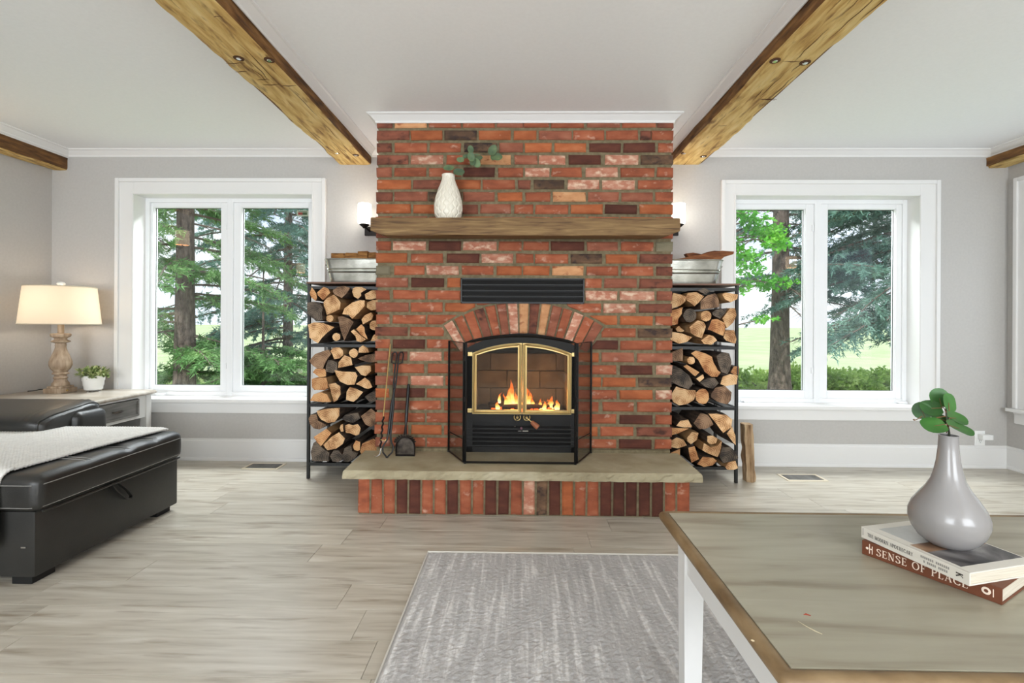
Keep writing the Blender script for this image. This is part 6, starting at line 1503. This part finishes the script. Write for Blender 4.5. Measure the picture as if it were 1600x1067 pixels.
def round_leaf(c, nrm, up, r_, parent, mat, name='leaf', cup=0.12, asp=0.92):
    """a cupped round leaf blade: centre c, faces nrm, tip towards up"""
    n_ = Vector(nrm).normalized(); u_ = Vector(up); u_ = (u_-n_*u_.dot(n_)).normalized(); s_ = u_.cross(n_)
    vs = [Vector(c)-n_*r_*cup]; rings = 4; sg = 18
    for i in range(1, rings+1):
        t = i/rings
        for j in range(sg):
            a = 2*PI*j/sg; rr = r_*t*(1-0.16*max(0, math.cos(a-PI))**6)
            x, z = rr*asp*math.sin(a), rr*math.cos(a)
            dpt = r_*cup*(t*t-1)+r_*0.05*math.sin(a*3+1)*t*t-abs(x)*0.10*0
            vs.append(Vector(c)+s_*x+u_*z+n_*dpt)
    fs = [(0, 1+j, 1+(j+1) % sg) for j in range(sg)]+[(1+(i-1)*sg+j, 1+i*sg+j, 1+i*sg+(j+1) % sg, 1+(i-1)*sg+(j+1) % sg) for i in range(1, rings) for j in range(sg)]
    mb = MB(); mb.add(vs, fs)
    base = Vector(c)-u_*r_*0.95; tip = Vector(c)+u_*r_*0.6
    o = mb.build(name, mat, parent, smooth=True, angle=180, origin=c); return o, base
top_ = Vector((VX, VY, VZ+VH))
def VP(px, py, dy=0.0): return at(px, py, VY+dy)
stem_top = VP(1478, 634)
MB().tube([Vector((VX, VY, VZ+0.20)), VP(1483, 676), VP(1479, 655), stem_top], [0.0022, 0.0022, 0.0018, 0.0014], 8).build('stem', plain('dark_stem', srgb(44, 50, 30), 0.6), gv, smooth=True)
leafs = [(1469, 622, 16, (-0.2, -1, 0.35), (0.05, 0, 1), 0.01), (1484, 629, 15, (0.3, -1, 0.3), (0.5, 0, 0.9), -0.01), (1456, 637, 16, (-0.2, -0.8, 0.8), (-1, 0.1, 0.1), 0.0), (1441, 642, 14, (-0.7, -1, 0.2), (-0.4, 0, 1), 0.01),
         (1468, 653, 13, (0.1, -0.7, 0.8), (-0.6, 0.3, 0.3), 0.02), (1495, 652, 17, (0.2, -0.7, 0.9), (1, 0.2, 0.2), 0.01), (1460, 664, 18, (-0.2, -0.6, 0.9), (-1, 0, 0.15), -0.02), (1500, 668, 19, (0.2, -0.5, 0.9), (1, 0, 0.0), -0.025), (1490, 660, 14, (0.1, -0.7, 0.8), (0.8, 0.3, 0.2), 0.02)]
pxm = VY/F
for (px, py, rp, nr, up, dy) in leafs:
    c = VP(px, py, dy); o, b_ = round_leaf(c, nr, up, rp*pxm, gv, M['leaf'])
    sp_ = VP(1479, py+8, 0)
    mb = MB(); n_ = Vector(nr).normalized(); mb.tube([sp_, b_+n_*0.001, Vector(c)-n_*rp*pxm*0.10], [0.0012, 0.001, 0.0005], 5); mb.build('leaf_stalk', plainc['crack'] if False else M['stem'], gv, smooth=True)
q = VP(1428, 657); MB().lathe([(0, 0), (0.0025, 0.002), (0, 0.004)], 6, q).build('bud', M['stem'], gv)
MB().tube([VP(1441, 650), VP(1433, 655), q], 0.0009, 5).build('leaf_stalk', M['stem'], gv)

# cream carved vase with eucalyptus on the mantel
mvx = X(700.5, 3.03, 320); mvy = 3.03; mz = MZ1+0.001
mv = empty('carved_vase', (mvx, mvy, mz), 'cream carved ceramic vase on the mantel holding a eucalyptus sprig', 'vase')
kk = 1/ (7.62*250.0)
pr2 = [(0.0, 975), (0.118, 975), (0.135, 965), (0.158, 920), (0.168, 860), (0.169, 800), (0.160, 740), (0.142, 670), (0.120, 605), (0.094, 540), (0.078, 495), (0.074, 470), (0.078, 450), (0.080, 438), (0.074, 432), (0.066, 436), (0.062, 470), (0.0, 500)]
H2 = 978
full = []
base_p = [(r_*1000*kk, (H2-y_)*kk) for r_, y_ in pr2]
# resample outer wall finely
outer = base_p[1:14]; fine = []
for i in range(len(outer)-1):
    for t in range(8): u = t/8; fine.append((outer[i][0]*(1-u)+outer[i+1][0]*u, outer[i][1]*(1-u)+outer[i+1][1]*u))
fine.append(outer[-1])
def carve(r_, z, a):
    if z < 0.004 or z > 0.272 or r_ < 0.03: return r_
    N0 = 18; u = a/(2*PI)*N0; i0 = int(math.floor(u)); best = 9.0; sw = math.sin(z*2*PI/0.052)
    for i in range(i0-1, i0+3):
        best = min(best, abs(u-(i+(0.26 if i % 2 else -0.26)*sw)))
    return r_*(1-0.055*math.exp(-(best/0.16)**2))
mb = MB(); mb.lathe([(0.0, 0.001)]+fine+base_p[14:], 288, (mvx, mvy, mz), fn=carve); mb.build('body', M['creamvase'], mv, smooth=True, angle=180)
e7 = lambda x, y_, dy=0.0: at(660+x/7.621, 210+y_/7.621, mvy+dy)
MB().tube([Vector((mvx, mvy, mz+0.18)), e7(330, 430), e7(400, 400), e7(490, 300), e7(560, 260), e7(700, 250), e7(860, 250)], [0.0015, 0.0015, 0.0015, 0.0013, 0.0012, 0.001, 0.0008], 6).build('stem', M['stem'], mv, smooth=True)
for (x, y_, r_, nr, up, dy) in [(310, 398, 50, (0, -0.4, 1), (1, 0, 0), 0.0), (430, 445, 50, (0.2, -0.7, 0.7), (1, 0, 0.1), -0.03), (455, 300, 34, (-0.3, -1, 0.4), (-1, 0, 0.2), 0), (575, 180, 36, (0.1, -1, 0.2), (-0.2, 0, 1), -0.01), (580, 265, 42, (0.5, -1, 0.1), (0.2, 0, -1), -0.02), (520, 262, 30, (-0.3, -0.8, 0.5), (-1, 0, 0.2), 0.01),
                      (650, 270, 48, (0.1, -0.6, 0.8), (1, 0, -0.2), 0.01), (640, 335, 44, (0.0, -0.8, -0.3), (0.5, 0, -0.7), 0.0), (600, 320, 36, (-0.4, -1, 0.1), (-0.3, 0, -1), -0.01), (835, 190, 50, (0.2, -1, 0.1), (0.5, 0, 1), -0.01), (880, 262, 52, (0.2, -0.7, 0.6), (1, 0, -0.1), 0.0), (845, 262, 34, (-0.3, -1, 0.2), (-0.2, 0, -1), 0.01)]:
    c = e7(x, y_, dy); round_leaf(c, (nr[0]*0.6, nr[1]-0.4, nr[2]*0.6), up, r_/7.621*4.4/F, mv, M['euc'], asp=0.7)

# ------------------------------------------------------------------ outdoors
GZ = -0.28
gl = MB(); gl.box((-45, D+WT+0.02, GZ-0.3), (45, 13.0, GZ)); go_ = gl.build('lawn', M['grass']); tag(go_, kind='structure')
gf = MB(); gf.box((-160, 13.0, GZ-0.3), (160, 260, GZ+0.02)); gf_ = gf.build('crop_field', M['field']); tag(gf_, kind='structure')
def np_mesh(name, V, mat, parent, faces4=False):
    me = bpy.data.meshes.new(name); n = len(V)//(4 if faces4 else 3); k = 4 if faces4 else 3
    me.vertices.add(len(V)); me.vertices.foreach_set('co', np.asarray(V, dtype=np.float32).ravel())
    me.loops.add(n*k); me.loops.foreach_set('vertex_index', np.arange(n*k, dtype=np.int32))
    me.polygons.add(n); me.polygons.foreach_set('loop_start', np.arange(0, n*k, k, dtype=np.int32)); me.polygons.foreach_set('loop_total', np.full(n, k, dtype=np.int32))
    me.materials.append(mat); me.update(calc_edges=True); me.validate()
    o = bpy.data.objects.new(name, me); COL.objects.link(o); W[o.name] = W[parent.name].copy(); o.parent = parent; o.location = (0, 0, 0)
    return o
rg = np.random.RandomState(3)
def tufts(P, dirs, length, width, spread, count):
    """count leaf blades (one triangle each) round every point in P, leaning along dirs"""
    P = np.repeat(P, count, 0); d = np.repeat(dirs, count, 0)+rg.normal(0, spread, (len(P), 3)); d /= np.linalg.norm(d, axis=1, keepdims=True)
    s = np.cross(d, rg.normal(0, 1, (len(P), 3))); s /= np.linalg.norm(s, axis=1, keepdims=True)+1e-9
    L_ = length*rg.uniform(0.6, 1.2, (len(P), 1)); b = P+rg.normal(0, length*0.15, P.shape)
    V = np.stack([b-s*width, b+s*width, b+d*L_], 1); return V.reshape(-1, 3)
def conifer(x, y_, r0, h, nb, blen, zlo, zhi, label, mat, bare=0.0, az=None, droop=0.25, dens=1.0, grp='spruce trees outside the windows', azlist=None, nl=0.085, nw=0.010):
    root = empty('spruce_tree', (x, y_, GZ), label, 'tree', grp)
    mb = MB(); k = 16; vs = []; nr = 24; hz = h-GZ
    for i in range(nr+1):
        t = i/nr; rr = r0*(1-t*0.75)*(1+0.35*math.exp(-t*h/0.35)); z = GZ+t*h
        for j in range(k):
            a = 2*PI*j/k; q = rr*(1+0.10*noise.noise((x+math.cos(a)*2, y_+math.sin(a)*2, z*1.3))); vs.append((x+q*math.cos(a), y_+q*math.sin(a), z))
    fs = [(i*k+j, i*k+(j+1) % k, (i+1)*k+(j+1) % k, (i+1)*k+j) for i in range(nr) for j in range(k)]
    mb.add(vs, fs); mb.build('trunk', M['trunk'], root, smooth=True, angle=180)
    br_ = MB(); pts_all = []; dir_all = []
    for b in range(nb):
        z = zlo+(zhi-zlo)*((b+rnd.random())/nb); a = rnd.uniform(0, 2*PI) if azlist is None else R(rnd.choice(azlist)+rnd.uniform(-22, 22))
        L_ = blen*rnd.uniform(0.65, 1.15)*(1-0.5*max(0, (z-2.5)/(h)))
        d = Vector((math.cos(a), math.sin(a), rnd.uniform(-0.1, 0.15))); p = Vector((x, y_, z)); P = [p.copy()]; n = 9
        for i in range(n):
            d.z -= droop/n*1.2; d.x += rnd.uniform(-.06, .06); d.y += rnd.uniform(-.06, .06)
            p = p+d.normalized()*L_/n; P.append(p.copy())
        br_.tube(P, [0.022*(1-i/(n+1))*(L_/2)+0.003 for i in range(n+1)], 5)
        bareb = rnd.random() < bare
        for i in range(2, n+1):
            for sg in (-1, 1):
                for rep in range(2):
                    dd = (P[i]-P[i-1]).normalized(); sd = Vector((-dd.y, dd.x, 0))*sg; tl_ = L_*0.34*(1-(i/(n+2))*0.55)*rnd.uniform(0.6, 1.2)
                    st = P[i-1]+(P[i]-P[i-1])*rnd.random(); td = (dd*0.8+sd*0.8+Vector((0, 0, rnd.uniform(-0.5, 0.05)))).normalized(); en = st+td*tl_
                    br_.add([st+Vector((0, 0, 0.004)), st-Vector((0, 0, 0.004)), en], [(0, 1, 2)])
                    if bareb: continue
                    m = max(2, int(tl_/0.05*dens))
                    for q in range(m): t = (q+rnd.random())/m; pp_ = st+(en-st)*t; pts_all.append(pp_[:]); dir_all.append(td[:])
    tag(br_.build('branches', M['twig'], root), kind='stuff')
    if pts_all:
        P = np.array(pts_all)-np.array([x, y_, GZ]); V = tufts(P, np.array(dir_all)*0.9, nl, nw, 0.55, 5)
        tag(np_mesh('needles', V, mat, root), kind='stuff')
    return len(pts_all)
def gx(px, Y): return X(px, Y, 500)
nt_ = 0
nt_ += conifer(gx(289, 6.6), 6.6, 0.135, 9, 44, 1.5, 0.0, 4.2, 'thick spruce trunk behind left pane of the left window', M['needle'], bare=0.3, droop=0.35)
nt_ += conifer(gx(450, 9.4), 9.4, 0.10, 9, 70, 1.9, 0.0, 5.0, 'slender blue spruce behind right pane of the left window', M['bluen'], bare=0.2, droop=0.5)
nt_ += conifer(gx(400, 7.0), 7.2, 0.03, 2.2, 34, 1.0, -0.15, 0.75, 'young low spruce under the right pane of the left window', M['needle'], droop=0.2)
nt_ += conifer(gx(372, 12.5), 12.5, 0.12, 10, 44, 2.4, 1.2, 6.0, 'tall spruce farther back behind the left window mullion', M['bluen'], bare=0.35, droop=0.5)
nt_ += conifer(gx(205, 8.2), 8.2, 0.14, 9, 40, 2.1, -0.1, 4.6, 'spruce hidden behind the left casing, boughs reaching into left window', M['needle'], bare=0.3, droop=0.4)
nt_ += conifer(gx(1219, 8.6), 8.6, 0.165, 10, 50, 2.0, 1.5, 5.0, 'broad spruce trunk behind left pane of the right window', M['bluen'], bare=0.35, azlist=[0, 180, 270, 200, 340, 20, 0], droop=0.3)
nt_ += conifer(gx(1465, 7.6), 7.6, 0.16, 10, 60, 2.3, 1.1, 4.4, 'blue spruce beyond right edge of the right window, boughs hanging in', M['bluen'], bare=0.15, azlist=[180, 170, 190, 250, 110, 200], droop=0.45)
# bright young maple foliage left of the right-hand trunk
def leafcloud(name, label, cat, blobs, mat, stemxy, grp=None, n=26, l=0.055, w_=0.028, dens=260):
    x, y_ = stemxy; root = empty(name, (x, y_, GZ), label, cat, grp)
    mb = MB(); P = []; Dd = []
    for (cx, cy, cz, rx, ry, rz) in blobs:
        st = Vector((x, y_, GZ if cz < 0.6 else cz-0.12)); en = Vector((cx, cy, cz)); md = (st+en)/2+Vector((rnd.uniform(-.1, .1), 0, rnd.uniform(0.0, .2)))
        mb.tube([st, md, en], [0.016, 0.010, 0.004], 5)
        m = int(dens*(rx*ry*rz)**0.62*6)
        g = rg.normal(0, 1, (m, 3)); g /= np.linalg.norm(g, axis=1, keepdims=True); g *= rg.uniform(0.35, 1.05, (m, 1))**0.5
        g = g*np.array([rx, ry, rz])*(1+0.25*np.sin(g[:, :1]*9)); P.append(np.array([cx, cy, cz])+g); Dd.append(g/np.linalg.norm(g, axis=1, keepdims=True))
    tag(mb.build('stems', M['twig'], root), kind='stuff')
    P = np.concatenate(P)-np.array([x, y_, GZ]); Dd = np.concatenate(Dd)
    V = tufts(P, Dd*0.5, l, w_, 0.8, 3); tag(np_mesh('leaves', V, mat, root), kind='stuff')
mx_ = gx(1165, 7.4)
bl_ = []
for k in range(20):
    q = at(rnd.uniform(1145, 1222), rnd.uniform(330, 500), 7.4); bl_.append((q.x, 7.4+rnd.uniform(-0.25, 0.25), q.z, rnd.uniform(0.12, 0.26), 0.16, rnd.uniform(0.05, 0.11)))
leafcloud('young_maple', 'bright green young tree in front of the trunk, right window left pane', 'tree', bl_, M['maple'], (gx(1140, 7.5), 7.5), dens=300, l=0.06, w_=0.024)
hb = [(1150, 9.6, 1.0, 0.42), (1195, 10.0, 0.9, 0.36), (1262, 10.2, 0.8, 0.46), (1318, 10.0, 1.1, 0.52), (1372, 10.1, 1.0, 0.50), (1425, 10.0, 1.0, 0.52)]
HL = ['leftmost leafy shrub in the hedge behind right window', 'low leafy shrub left of the broad trunk', 'leafy shrub just right of the broad trunk', 'dense leafy shrub at left of the right pane', 'dense leafy shrub in the middle right of the right pane', 'leafy shrub at the far right of the right window']
for (px, Y, wd, ht), lab in zip(hb, HL):
    x = gx(px, Y); bl2 = [(x+rnd.uniform(-wd*0.45, wd*0.45), Y+rnd.uniform(-.3, .3), GZ+ht*rnd.uniform(0.25, 0.75), 0.32, 0.3, 0.22) for _ in range(9)]
    leafcloud('hedge_shrub', lab, 'shrub', bl2, M['hedge'], (x, Y), 'hedge shrubs beyond the right window', dens=300, l=0.07, w_=0.026)
for (px, Y, wd, ht, lab) in [(262, 5.6, 0.7, 0.30, 'dark low undergrowth below left pane of the left window, at left'), (325, 5.8, 0.8, 0.30, 'dark low undergrowth below left pane of the left window, at right'), (400, 5.7, 0.7, 0.26, 'dark low undergrowth below right pane of the left window, at left'), (468, 5.8, 0.8, 0.30, 'dark low undergrowth below right pane of the left window, at right')]:
    x = gx(px, Y); bl2 = [(x+rnd.uniform(-wd*0.4, wd*0.4), Y+rnd.uniform(-.2, .2), GZ+ht+rnd.uniform(-0.1, 0.18), 0.24, 0.2, 0.13) for _ in range(7)]
    leafcloud('undergrowth_shrub', lab, 'shrub', bl2, M['undergrow'], (x, Y), 'undergrowth beyond the left window', dens=200, l=0.05, w_=0.012)
print('bricks', nb_, 'logs', NLOG, 'tufts', nt_)
